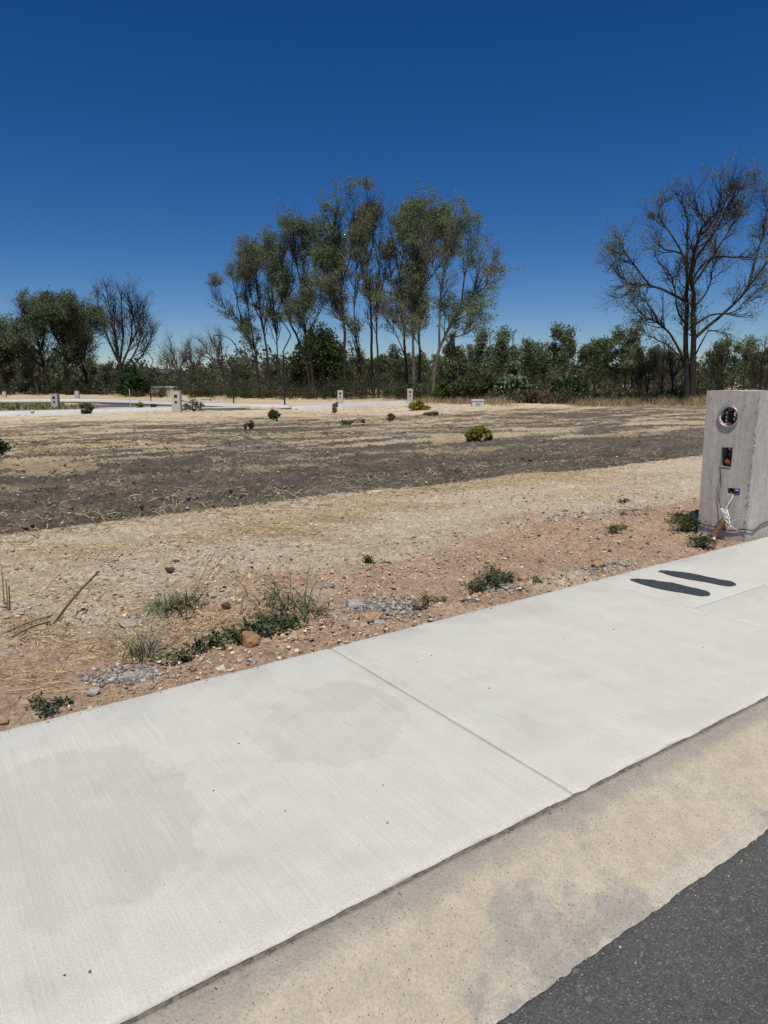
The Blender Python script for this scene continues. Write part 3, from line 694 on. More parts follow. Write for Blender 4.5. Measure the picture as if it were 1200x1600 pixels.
# ---- small leafless trees between the groves
def bare(label, base, limbs, seed, **kw):
    a_ = dict(n1=80, n2=420, n3=900, L1=3.2, L2=1.8, L3=.9, up=.12, leaf=(0, 0, 0, 0), ang=.5, t0=.15, rt=(.07, .04, .024), bark='pale_bark'); a_.update(kw)
    return hero_tree('bare_tree', label, base, limbs, .2, seed, 3.5, **a_)
bare('small grey leafless tree above the nearest far pedestal', (283, 616), [(1, [(283, 615), (279, 580), (270, 550), (266, 530)]), (.7, [(280, 585), (262, 560), (252, 545)]), (.7, [(280, 580), (290, 555), (292, 535)]), (.6, [(281, 590), (262, 575), (248, 566)])], 401)
bare('smaller grey leafless tree between two lamp posts', (305, 616), [(1, [(305, 615), (304, 585), (298, 560), (294, 542)]), (.7, [(304, 585), (312, 562), (314, 545)]), (.6, [(304, 588), (290, 565), (284, 552)])], 402)
bare('grey leafless tree leaning left toward the lamp post gap', (352, 616), [(1, [(352, 615), (348, 580), (332, 560), (318, 540), (306, 528)]), (.8, [(346, 575), (338, 545), (326, 522)]), (.7, [(348, 578), (346, 545), (340, 516)]), (.6, [(335, 563), (318, 555), (308, 548)])], 403)

# ---- round leafy trees and bushes that stand out
def blob_tree(name, label, base_uv, lobes, r0, seed, nleaf, lsize, pal, cat='tree', trunk_h=None):
    """lobes: (u, v, ru, rv) pixel-surveyed masses of the crown; leaves fill their outer shells"""
    rg = np.random.default_rng(seed); base = site(*base_uv); Y = base[1]; mpp = Y / 1120
    C, stems = [], []
    for (u, v, ru, rv) in lobes:
        yo = rg.uniform(-.5, .5) * ru * mpp
        c0 = on_plane(u, v, Y + yo); m = int(nleaf * ru * rv / sum(a_[2] * a_[3] for a_ in lobes))
        d = unit(rg.normal(size=(m, 3))); rr = rg.random(m) ** .45
        wv_ = 1 + .35 * (fbm(d[:, 0] * 3 + seed, d[:, 2] * 3 + d[:, 1] * 2, seed % 13, 3) - .5) * 2
        p = c0 + d * (rr * wv_)[:, None] * np.array([ru * mpp, ru * mpp * .9, rv * mpp]); p[:, 2] = np.maximum(p[:, 2], base[2] + .02)
        C.append(p)
        for q in range(7):
            e = c0 + unit(rg.normal(size=3)) * np.array([ru, ru, rv]) * mpp * .8; e[2] = max(e[2], base[2] + .3)
            stems.append(resample([base + rg.normal(size=3) * np.array([.1, .1, 0]) * r0 * 4, base * .45 + e * .55 + np.array([0, 0, .15 * rv * mpp]), e], 7))
    C = np.vstack(C)
    # thin the leaves with a clumping noise so gaps open
    f = fbm(C[:, 0] * 2.2 / max(1., mpp * 12), C[:, 2] * 2.2 / max(1., mpp * 12) + C[:, 1], seed % 11, 3); C = C[f > np.quantile(f, .22)]
    V, Q, K = leaf_quads(rg, C, lsize, lsize * .55, .3, pal)
    P = np.array(stems); R = np.linspace(1, .25, 7)[None, :] * (r0 * rg.uniform(.4, 1, len(stems)))[:, None]
    t = thing(name, label, cat, base)
    sv_, sq = tubes(P, R, 4, seed)
    obj('trunk' if cat == 'tree' else 'stem', mesh('stem', sv_ - base, sq, smooth=True), M['bark'], t)
    obj('crown' if cat == 'tree' else 'foliage', mesh('foliage', V - base, Q, col=K), M['leaf'], t)
    return t
blob_tree('round_tree', 'dense dark green round-topped tree behind the grove trunks', (502, 619), [(502, 535, 30, 32), (480, 560, 26, 30), (522, 560, 24, 32), (500, 575, 40, 34), (470, 590, 24, 24), (534, 590, 22, 24)], .35, 501, 16000, .55, DARKG)
blob_tree('green_shrub', 'bushy dark green shrub beside the farthest lamp post', (207, 619), [(207, 598, 20, 18), (196, 606, 14, 12), (220, 604, 14, 14), (205, 585, 12, 14)], .12, 502, 7000, .5, [(.035, .075, .025), (.05, .095, .035), (.03, .055, .02)], 'shrub')
blob_tree('green_shrub', 'dark green round shrub in the scrub right of the cactus bush', (888, 628), [(888, 604, 18, 13), (905, 606, 14, 11), (872, 606, 12, 11)], .08, 503, 5000, .22, [(.04, .085, .022), (.055, .105, .03), (.03, .06, .02)], 'shrub')
blob_tree('green_shrub', 'light green bushy shrub left of the cactus bush', (735, 630), [(735, 602, 26, 17), (758, 600, 20, 20), (716, 608, 18, 13)], .08, 504, 6500, .24, [(.09, .11, .035), (.11, .13, .045), (.07, .085, .03)], 'shrub')
blob_tree('green_shrub', 'bright green low shrub right of the pale trunked grove tree', (700, 629), [(700, 604, 18, 14), (690, 612, 14, 10)], .08, 505, 3800, .24, [(.07, .105, .03), (.09, .13, .04)], 'shrub')
blob_tree('yellowing_tree', 'slender small tree with yellowish leaves right of the grove', (706, 629), [(706, 530, 9, 12), (700, 550, 9, 14), (712, 552, 8, 14), (706, 575, 7, 14)], .14, 506, 1500, .26, [(.16, .15, .06), (.12, .12, .055), (.20, .175, .06)])

# ---- prickly pear: flat oval pads stacked on each other
def prickly_pear():
    rg = np.random.default_rng(77); base = site(803, 630); mpp = base[1] / 1120
    t = thing('prickly_pear', 'big prickly pear cactus with pale shiny pads at the scrub edge', 'cactus', base)
    th = np.linspace(0, 2 * math.pi, 10, endpoint=False)
    ring = np.stack([np.sin(th) * (.5 + .12 * np.cos(th + math.pi)), np.zeros(10), .5 - .5 * np.cos(th)], -1)
    Vp = np.vstack([ring * [.86, 1, 1] + [0, -.06, 0], ring * [.86, 1, 1] + [0, .06, 0], ring])
    Vp[20:30, 1] = 0
    T = [(0, i + 1, i) for i in range(1, 9)] + [(10, 10 + i, 10 + i + 1) for i in range(1, 9)]
    Q = []
    for i in range(10):
        j = (i + 1) % 10; Q += [(i, j, 20 + j, 20 + i), (20 + i, 20 + j, 10 + j, 10 + i)]
    me = mesh('pad', Vp, Q, T, smooth=True)
    g = G('cactus_pad', .45, .45); nn = g.noise(1.5, g.coord('World'), 3)
    g.fin(g.ramp(nn, [(.3, (.04, .07, .028)), (.7, (.10, .13, .06))])); me.materials.append(g.m)
    W_, H_ = 33 * mpp, 50 * mpp
    for i in range(170):
        a_ = rg.uniform(0, 2 * math.pi); f = rg.random() ** .5; hgt = rg.random() ** .8
        env = math.sqrt(max(.05, 1 - (hgt * 1.02 - .35) ** 2 * 1.4)) 
        p = np.array([math.cos(a_) * f * W_ * env, math.sin(a_) * f * W_ * .8 * env, max(0., hgt * H_ * (1 - .25 * f) - .2)])
        o = obj('pad', me, None, t); sz = rg.uniform(.34, .52)
        o.location = p; o.scale = (sz, sz, sz * 1.15)
        o.rotation_euler = (rg.normal() * .35 + .25 * math.sin(a_), rg.normal() * .45 + .4 * math.cos(a_), rg.uniform(0, math.pi))
prickly_pear()

# ---- tree line behind the lot at the right: individual trees, five kinds copied
def far_kind(seed, H_, slim, pal, dens):
    rg = np.random.default_rng(seed); base = np.zeros(3)
    limbs = [resample([[0, 0, -.2], [rg.normal() * .2, rg.normal() * .2, H_ * .4], [rg.normal() * .5, rg.normal() * .5, H_ * .97]], 12)]
    for i in range(9):
        z = H_ * rg.uniform(.25, .75); a_ = rg.uniform(0, 2 * math.pi); l = H_ * slim * rg.uniform(.5, 1)
        p0 = np.array([0, 0, z]); p2 = p0 + np.array([math.cos(a_) * l, math.sin(a_) * l, H_ * rg.uniform(.12, .3)])
        limbs.append(resample([p0, (p0 + p2) / 2 - [0, 0, .03 * H_], p2], 12))
    P = np.array(limbs); R = np.linspace(1, .15, 12)[None] * np.array([.16] + [.07] * 9)[:, None]
    w0 = [tubes(P, R, 5, seed)]
    P1, R1 = sprout(rg, P, R, 70, .25, 1., .6, H_ * .14, 5, .15, .12, .04, .3); w0.append(tubes(P1, R1, 3, seed))
    P2, R2 = sprout(rg, P1, R1, 260, .1, 1., .7, H_ * .08, 4, .1, .15, .025, .4); w0.append(tubes(P2, R2, 3, seed))
    tips = P2[:, 1:].reshape(-1, 3); f = fbm(tips[:, 0] + seed, tips[:, 2] * .8 + tips[:, 1], 3, 3); tips = tips[f > np.quantile(f, 1 - dens)]
    C = np.repeat(tips, 7, 0) + rg.normal(size=(len(tips) * 7, 3)) * .3
    lv = leaf_quads(rg, C, .30, .14, .8, pal)
    V, Q = merge(w0)
    return mesh('trunk', V, Q, smooth=True), mesh('crown', lv[0], lv[1], col=lv[2])
kinds = [far_kind(601, 8., .13, EUC, .5), far_kind(602, 8., .22, EUC + DARKG, .65), far_kind(603, 8., .16, EUC + EUCG[:2], .55), far_kind(604, 8., .27, DARKG + EUC, .7), far_kind(605, 8., .22, DRYL + EUC, .5)]
for a_, b_ in kinds: a_.materials.append(M['bark']); b_.materials.append(M['leaf'])
ORD = 'first second third fourth fifth sixth seventh eighth ninth tenth eleventh twelfth thirteenth fourteenth fifteenth sixteenth seventeenth eighteenth nineteenth twentieth'.split()
ORD += ['twenty-' + w_ for w_ in ORD[:9]] + ['thirtieth'] + ['thirty-' + w_ for w_ in ORD[:9]]
KN = ['slim airy grey-green', 'rounded dark grey-green', 'upright leafy green', 'wide dense dark green', 'thin brownish']
far = [(718, 545, 0), (734, 540, 4), (748, 532, 0), (762, 522, 2), (777, 527, 0), (797, 521, 2), (816, 540, 1), (832, 533, 3), (848, 545, 1), (862, 517, 2), (880, 514, 0), (899, 540, 3), (915, 541, 1), (930, 530, 3), (945, 535, 1), (960, 545, 3), (975, 520, 2), (988, 512, 0), (1003, 545, 3), (1022, 540, 4), (1042, 550, 4), (1110, 536, 1), (1126, 529, 0), (1142, 542, 2), (1160, 540, 0), (1176, 534, 2), (1192, 545, 4), (1210, 538, 1)]
rg = np.random.default_rng(8)
for i, (u, top, k) in enumerate(far):
    vb = 622 - 4 * rg.random() if u < 900 else 621 - 4 * rg.random()
    b_ = site(u, vb); zt = on_plane(u, top, b_[1])[2]
    sc = (zt - b_[2]) / 8.
    t = thing('tree_line_tree', '%s tree, %s from left in the line right of the grove' % (KN[k], ORD[i]), 'tree', b_, rg.uniform(0, 6.28), 'trees of the line behind the lot')
    t.scale = (sc * rg.uniform(.95, 1.25),) * 2 + (sc,)
    obj('trunk', kinds[k][0], None, t); obj('crown', kinds[k][1], None, t)
low = [(15, 560, 4), (45, 570, 1), (150, 560, 1), (168, 568, 3), (222, 572, 4), (300, 580, 1), (330, 584, 3), (368, 560, 4), (388, 572, 1), (430, 556, 4), (452, 565, 1), (545, 560, 1), (562, 545, 4), (578, 562, 3), (600, 555, 1), (616, 540, 4), (632, 560, 3), (662, 552, 1), (690, 556, 3)]
for i, (u, top, k) in enumerate(low):
    b_ = site(u, 617.5 - 1.5 * rg.random()); zt = on_plane(u, top, b_[1])[2]; sc = (zt - b_[2]) / 8.
    t = thing('low_tree', '%s low tree, %s from left of those behind the groves' % (KN[k], ORD[i]), 'tree', b_, rg.uniform(0, 6.28), 'low trees behind the groves')
    t.scale = (sc * rg.uniform(1.0, 1.35),) * 2 + (sc,)
    obj('trunk', kinds[k][0], None, t); obj('crown', kinds[k][1], None, t)
# leafless saplings at the foot of the big tree
for i, (u, v, top, dx, lab) in enumerate([(1012, 629, 545, -14, 'thin dark leafless sapling leaning left, left of the big bare tree'), (1034, 629, 530, 6, 'upright dark leafless sapling left of the big bare tree'), (1052, 630, 540, -8, 'dark leafless sapling closest to the big bare trunks'), (1000, 629, 560, 4, 'lowest leafless sapling at the left of the big bare tree'), (1122, 626, 545, 10, 'leafless sapling right of the big bare trunks above the pedestal'), (1188, 625, 535, 8, 'spiky leafless sapling rising behind the pedestal top')]):
    hero_tree('bare_sapling', lab, (u, v), [(1, [(u, v - 1), (u + dx * .3, (v + top) / 2), (u + dx, top)]), (.7, [(u, v - 15), (u - dx * .5 - 5, (v + top) / 2 - 5), (u - dx - 9, top + 18)]), (.6, [(u + dx * .2, v - 35), (u + 9, (v + top) / 2 - 15), (u + 14, top + 14)])], .09, 700 + i, 1.2, n1=40, n2=180, n3=300, L1=1.6, L2=.8, L3=.45, up=.12, leaf=(1, .2, .12, .05) if i % 2 else (0, 0, 0, 0), lp=.3, pal=DRYL, rt=(.03, .018, .012), t0=.1)

# ================================================================== SCRUB, FAR WOOD, HILLS (uncountable masses)
def leaf_mass(name, label, C, lsize, pal, seed, droop=.3, twigs=None, mat='leaf'):
    rg = np.random.default_rng(seed)
    V, Q, K = leaf_quads(rg, C, lsize, lsize * .5, droop, pal)
    if twigs is not None:
        P, R, tc = twigs; tv, tq = tubes(P, R, 3, seed)
        Q = np.vstack([Q, tq + len(V)]); K = np.vstack([K, np.tile(np.array(tc), (len(tv), 1)) * np.random.default_rng(1).uniform(.6, 1.3, (len(tv), 1))]); V = np.vstack([V, tv])
    return tag(obj(name, mesh(name, V, Q, col=K), M[mat]), label, kind='stuff')
# scrub belt under and between the trees
rg = np.random.default_rng(91)
line = [(-220, 616), (-60, 617), (0, 618), (120, 617), (230, 621), (300, 621), (400, 624), (500, 625), (600, 624), (670, 628), (740, 631), (820, 633), (900, 633), (1000, 632), (1080, 632), (1200, 632), (1280, 632), (1560, 633)]
LU = np.array([q[0] for q in line]); LV = np.array([q[1] for q in line])
C, TP, TR, TC = [], [], [], []
for i in range(580):
    u = rg.uniform(-200, 1520) if i < 540 else rg.uniform(660, 1260); v = np.interp(u, LU, LV) - rg.random() ** 1.3 * 7.5 - (1.2 if 640 < u else 0)
    b_ = site(u, v); mpp = b_[1] / 1120
    hpx = rg.uniform(9, 26) * (1.25 if u < 660 else 1.) * (.8 if 225 < u < 360 else 1.)
    hh = hpx * mpp; rw = hh * rg.uniform(.5, 1.1)
    m = int(150 * rg.uniform(.5, 1.1))
    d = unit(rg.normal(size=(m, 3))); p = b_ + d * (rg.random(m) ** .5)[:, None] * np.array([rw, rw, hh * .5]) + np.array([0, 0, hh * .5])
    kd = rg.choice(3, p=[.46, .32, .22]) if u > 640 else rg.choice(3, p=[.4, .25, .35])
    C.append((kd, p))
    m2 = 26 if kd == 1 else 15
    e = b_ + unit(rg.normal(size=(m2, 3)) * [1, 1, .4] + [0, 0, 1.1]) * (hh * rg.uniform(.6, 1.25, (m2, 1)))
    mid = (b_ + e) / 2 + rg.normal(size=(m2, 3)) * hh * .08
    TP.append(np.stack([np.tile(b_, (m2, 1)) + rg.normal(size=(m2, 3)) * rw * .3 * np.array([1, 1, 0]), mid, e], 1)); TR.append(np.tile(np.array([[1.2, .9, .5]]) * mpp * .22, (m2, 1)))
TP = np.vstack(TP); TR = np.vstack(TR)
pals = [[(.11, .118, .055), (.085, .095, .045), (.135, .13, .06)], [(.125, .098, .058), (.10, .08, .05), (.15, .118, .07)], [(.055, .078, .03), (.07, .095, .038), (.045, .06, .026)]]
for kd, nm, lab in ((0, 'scrub', 'olive green scrub under the trees behind the lot'), (1, 'dry_scrub', 'brown dried scrub under the trees behind the lot'), (2, 'dark_scrub', 'dark green undergrowth under the trees behind the lot')):
    P = np.vstack([p for k_, p in C if k_ == kd])
    leaf_mass(nm, lab, P, .30, pals[kd], 92 + kd, .3, (TP, TR, (.085, .068, .05)) if kd == 1 else None)
# taller leafless brush stems
TP, TR = [], []
for i in range(1120):
    u = rg.uniform(-200, 1520); v = np.interp(u, LU, LV) - rg.random() * 6 - (3 if u > 640 else 1)
    b_ = site(u, v); mpp = b_[1] / 1120; h_ = rg.uniform(22, 52) * mpp * (.7 if 225 < u < 360 else 1)
    for q in range(3):
        e = b_ + np.array([rg.normal() * .25 * h_, rg.normal() * .25 * h_, h_ * rg.uniform(.6, 1)])
        TP.append([b_, (b_ + e) / 2 + rg.normal(size=3) * .05 * h_, e]); TR.append(np.array([1, .75, .35]) * mpp * .30)
V, Q = tubes(np.array(TP), np.array(TR), 3, 3)
tag(obj('brush_stems', mesh('brush_stems', V, Q, col=np.tile(np.array([[.075, .062, .05]]), (len(V), 1)) * np.repeat(rg.uniform(.5, 1.6, (len(TP), 1)), 9, 0)), M['dry']), 'thin grey leafless brush stems among the scrub', kind='stuff')
# closed far wood behind everything
C = []
for i in range(660):
    a_ = math.radians(rg.uniform(-46, 46)); d_ = rg.uniform(205, 330) if i % 3 else rg.uniform(180, 230)
    x, y = math.sin(a_) * d_, math.cos(a_) * d_
    u = 600 + 1120 * math.tan(a_)
    hmax = (44 if u > 700 else 32 if 225 < u < 370 else 48) * d_ / 1120
    hh = hmax * rg.uniform(.45, 1.0) * (.55 + .8 * float(vnoise(u * .022, 0., 14))) + 2.0; rw = rg.uniform(3, 7)
    m = 130; d = unit(rg.normal(size=(m, 3)))
    C.append(np.array([x, y, float(zbase(x, y)) + hh * .45]) + d * (rg.random(m) ** .4)[:, None] * np.array([rw, rw, hh * .55]))
leaf_mass('distant_wood', 'dark distant wood closing the view behind the trees', np.vstack(C), 1.25, [(.095, .112, .066), (.115, .128, .078), (.075, .09, .056), (.125, .128, .085)], 95)
# low hills on the horizon, distance haze mixed into their base colour
hv = []
azs = np.radians(np.linspace(-50, 50, 160))
for k_, (d_, f) in enumerate(((2100, 0.), (2600, 1.), (3600, .25))):
    hgt = -6 + f * (d_ / 1120) * (13 + 9 * (fbm(azs * 6 + 3, azs * 0, 5, 4) - .5) * 2 + 5 * np.exp(-((azs + .33) / .12) ** 2))
    hv.append(np.stack([np.sin(azs) * d_, np.cos(azs) * d_, CAMH + hgt - (1 - f) * 3], -1))
hv = np.array(hv); m = len(azs); a_ = np.arange(2)[:, None] * m + np.arange(m - 1)[None, :]
Q = np.stack([a_, a_ + 1, a_ + m + 1, a_ + m], -1).reshape(-1, 4)
tag(obj('hills', mesh('hills', hv.reshape(-1, 3), Q, smooth=True), plain('hazed_hill_cover', (.10, .125, .125), .95, .05, .3, .01)), 'low blue-grey hills on the horizon', kind='structure')

# dry grass along the edge of the scrub
def blade_mass(name, label, roots, L, w_, lean, pal, seed, mat='dry', k=3):
    rg = np.random.default_rng(seed); m = len(roots)
    l = L * (.4 + .9 * rg.random(m)); az = rg.uniform(0, 2 * math.pi, m)
    le = lean * (.3 + rg.random(m)); d = np.stack([np.cos(az) * le, np.sin(az) * le, np.ones(m)], -1); d = unit(d)
    P = np.zeros((m, k, 3)); P[:, 0] = roots
    for j in range(1, k):
        P[:, j] = P[:, j - 1] + d * (l / (k - 1))[:, None]
        d = unit(d + np.stack([np.cos(az) * .45, np.sin(az) * .45, -.25 * np.ones(m)], -1) * lean)
    side = np.stack([-np.sin(az + rg.normal(size=m) * .8), np.cos(az), np.zeros(m)], -1); side = unit(side)
    ww = (np.linspace(1, .25, k)[None, :] * (np.asarray(w_) * np.ones(m))[:, None])[:, :, None]
    V = np.stack([P - side[:, None] * ww / 2, P + side[:, None] * ww / 2], 2)
    idx = np.arange(m)[:, None] * (2 * k) + np.arange(k - 1)[None, :] * 2
    Q = np.stack([idx, idx + 1, idx + 3, idx + 2], -1).reshape(-1, 4)
    pal = np.asarray(pal); c = pal[rg.integers(0, len(pal), m)] * (.7 + .6 * rg.random((m, 1)))
    me = mesh(name, V.reshape(-1, 3), Q, col=np.repeat(c, 2 * k, 0))
    return me
STRAW = [(.54, .42, .23), (.46, .35, .19), (.60, .50, .32), (.36, .26, .14)]
rts, Ls = [], []
for i in range(1450):
    u = rg.uniform(655, 1500) if i < 1080 else rg.uniform(-40, 640); v = np.interp(u, LU, LV) + rg.normal() * 1.3 + (1.2 if u > 655 else .6)
    if vnoise(u * .045, 3., 8) + .5 * vnoise(u * .16, 1., 9) < .62 + .25 * rg.random(): continue
    b_ = site(u, v - (2.5 * rg.random() if u > 655 else 0)); nb = 26 if u > 655 else 14
    q = b_ + rg.normal(size=(nb, 3)) * np.array([.5, .5, 0]) * (b_[1] / 56); q[:, 2] = zground(q[:, 0], q[:, 1]); rts.append(q)
rts = np.vstack(rts)
me = blade_mass('dry_grass', '', rts, .42 + .45 * fbm(rts[:, 0] * .8, rts[:, 1] * .8, 4), .022, .7, [(.40, .30, .17), (.30, .22, .125), (.48, .385, .23), (.22, .165, .10), (.16, .15, .08)], 96)
tag(obj('dry_grass', me, M['dry']), 'golden dry grass fringing the scrub behind the lot', kind='stuff')

# ================================================================== FAR THINGS
def pedestal_far(label, u, v, wpx, hpx, rot=ROTZ, shade_plates=True):
    b_ = site(u, v); mpp = b_[1] / 1120; w_ = wpx * mpp; h_ = hpx * mpp + .1
    t = thing('concrete_pedestal', label, 'pedestal', b_ - np.array([0, 0, .1]), 0, 'meter pedestals along the streets')
    box('body', -w_ / 2, w_ / 2, -.2, .26, 0, h_, M['cast'], t, .015)
    box('cap', -w_ / 2 - .012, w_ / 2 + .012, -.212, .272, h_ + .002, h_ + .03, M['cast'], t, .01)
    if shade_plates:  # flat dark plates paint the shade of recesses; the body has none
        box('meter_shade_plate', -.11, .11, -.206, -.19, h_ * .72, h_ * .72 + .2, M['dkplastic'], t, .004)
        box('switch_shade_plate', -.07, .07, -.206, -.19, h_ * .47, h_ * .47 + .17, M['dkplastic'], t, .004)
pedestal_far('weathered concrete pedestal with dry shrub growing against its foot', 277, 645, 13, 33)
pedestal_far('concrete pedestal on the green verge at the left', 87.5, 641, 10.5, 24)
pedestal_far('concrete pedestal left of the curving white pavement end, before the grove', 532, 630, 8.4, 20)
pedestal_far('concrete pedestal with yellow flowering bush at its foot', 640.5, 628, 8.4, 21)
pedestal_far('small far concrete pedestal across the street, right of the verge', 121, 624, 6, 13, shade_plates=False)
pedestal_far('tiny far concrete pedestal at the left edge of the photo', 7.5, 621.5, 5, 9, shade_plates=False)

def street_lamp(label, u, v, top, ub):
    b_ = site(u, v); Y = b_[1]; h_ = on_plane(u, top, Y)[2] - b_[2]
    t = thing('street_lamp', label, 'street lamp', b_, 0, 'curved black street lamps')
    k_ = h_ / 7.1
    bm = bmesh.new(); box_bm(bm, -.16, .16, -.16, .16, .0, .16, .01); obj('base', bmesh_done(bm, 'base'), M['whitec'], t)
    tube_obj('pole', [(0, 0, .12), (0, 0, 2.2 * k_), (0, 0, 4.4 * k_)], .062, M['black'], t, 8)
    tube_obj('arm', [(0, 0, 4.35 * k_), (.01, 0, 4.42 * k_), (.06, 0, 4.52 * k_), (.52 * k_, 0, 5.36 * k_), (.60 * k_, 0, 5.58 * k_), (.54 * k_, 0, 5.80 * k_), (.1 * k_, 0, 6.48 * k_), (-.4 * k_, 0, 6.84 * k_), (-1.0 * k_, 0, 7.03 * k_)], .05, M['black'], t, 40, r1=.035)
    bm = bmesh.new(); box_bm(bm, -1.75 * k_, -.95 * k_, -.12, .12, 6.99 * k_, 7.07 * k_, .02); hd = obj('lamp_head', bmesh_done(bm, 'lamp_head'), M['black'], t)
    box('lens', -1.68 * k_, -1.1 * k_, -.09, .09, 6.975 * k_, 6.988 * k_, M['glassy'], hd)
rts = []
for i in range(2600):
    u = rg.uniform(-60, 150); v = rg.uniform(631.5, 643)
    if u > 100 and v < 636: continue
    p = site(u, v); p[2] = float(zbase(p[0], p[1])) + .06; rts.append(p)
tag(obj('verge_grass', blade_mass('verge_grass', '', np.array(rts), .32, .09, .5, [(.17, .18, .075), (.13, .15, .06), (.24, .22, .12), (.30, .26, .15)], 97), M['dry']), 'patchy grass growing on the far verge', kind='stuff')
street_lamp('black curved street lamp in the middle of the three', 365.5, 634, 523, 0)
street_lamp('black curved street lamp nearest the tall grove, rightmost of three', 445, 637, 493, 0)
street_lamp('black curved street lamp by the dark green shrub, leftmost of three', 236, 629, 546, 0)

# small white cabinet at the scrub edge
b_ = site(746, 636); t = thing('utility_cabinet', 'low white concrete utility cabinet at the scrub edge right of the grove', 'cabinet', b_)
box('body', -.42, .42, -.3, .3, -.05, .42, M['whitec'], t, .015)
box('lid', -.47, .47, -.35, .35, .423, .52, M['whitec'], t, .02); box('vent', -.2, .2, -.309, -.3005, .1, .28, M['galv'], t, .003)
b_ = site(204, 637); tag(obj('marker_post', mesh('marker_post', *tubes(np.array([[[0, 0, 0], [0, 0, .9], [0, 0, 1.55]]]), np.array([[.03, .03, .03]]), 6)), M['whitec'], None, b_), 'thin white marker post beside the far street', 'post')
b_ = site(51, 649); bm = bmesh.new(); bmesh.ops.create_icosphere(bm, subdivisions=2, radius=.13)
for v_ in bm.verts: v_.co *= 1 + .3 * (random.Random(int(v_.co.x * 991 + v_.co.z * 77)).random() - .5)
tag(obj('concrete_stub', bmesh_done(bm, 'stub'), M['cast'], None, b_ + np.array([0, 0, .26])), 'small grey concrete stub on the white strip, left of the verge pedestal', 'stub')
b_ = site(256, 617); t = thing('white_house', 'tiny white house glimpsed between trees right of the left grove', 'house', b_)
box('wall', -2.4, 2.4, -1.5, 1.5, 0, 1.5, M['whitec'], t); box('roof', -2.6, 2.6, -1.7, 1.7, 1.503, 1.7, M['whitec'], t); box('window', -.5, .5, -1.53, -1.503, .5, 1.1, M['dkplastic'], t)
b_ = site(322, 626); t = thing('utility_cabinet', 'pale low box on the straw field behind the middle lamp', 'cabinet', b_)
box('body', -.6, .6, -.4, .4, -.05, .3, M['whitec'], t, .02); box('lid', -.65, .65, -.45, .45, .303, .4, M['whitec'], t, .02)

# ================================================================== NEAR THINGS
# ---- the concrete meter pedestal at the pavement edge (local x along the pavement, y away from it)
PX, PY = W(6.46, 3.30)
ped = thing('concrete_pedestal', 'tall grey concrete meter pedestal with open round socket at the pavement edge', 'pedestal', (PX, PY, 0), ROTZ, None)
PW, PD, PH = .50, .46, 1.37
def pedestal_body():
    bm = bmesh.new()
    def loop(pts): 
        vs = [bm.verts.new((0, y, z)) for y, z in pts]
        return vs, [bm.edges.new((vs[i], vs[(i + 1) % len(vs)])) for i in range(len(vs))]
    NZ = 14
    outer = [(.0, -.15)] + [(.0, -.15 + (PH + .15) * i / NZ) for i in range(1, NZ)] + [(.0, PH), (PW * .33, PH - .004), (PW * .55, PH + .001), (PW * .75, PH - .003), (PW, PH - .004), (PW - .03, -.15)]
    ov, oe = loop(outer)
    th = np.linspace(0, 2 * math.pi, 28, endpoint=False)
    cv, ce = loop([(.262 + .097 * math.cos(a_), 1.13 + .097 * math.sin(a_)) for a_ in th])
    bv, be = loop([(.197, .659), (.310, .656), (.309, .838), (.197, .847)])
    sv_, se = loop([(.088, .413), (.212, .409), (.211, .464), (.089, .468)])
    bmesh.ops.triangle_fill(bm, use_beauty=True, edges=oe + ce + be + se)
    for vs, d_ in ((cv, .11), (bv, .12), (sv_, .07)):
        bk = [bm.verts.new((d_, v.co.y, v.co.z)) for v in vs]
        for i in range(len(vs)):
            j = (i + 1) % len(vs); bm.faces.new((vs[i], vs[j], bk[j], bk[i]))
        bm.faces.new(bk)
    ok = [bm.verts.new((PD, v.co.y, v.co.z)) for v in ov]
    for i in range(len(ov)):
        j = (i + 1) % len(ov); bm.faces.new((ov[j], ov[i], ok[i], ok[j]))
    bm.faces.new(ok)
    # rough corner: nibble the arris facing the street
    for v in ov[1:NZ]:
        v.co.y += .006 * random.Random(int(v.co.z * 1000)).random()
    return bmesh_done(bm, 'body')
body = obj('body', pedestal_body(), M['cast'], ped)
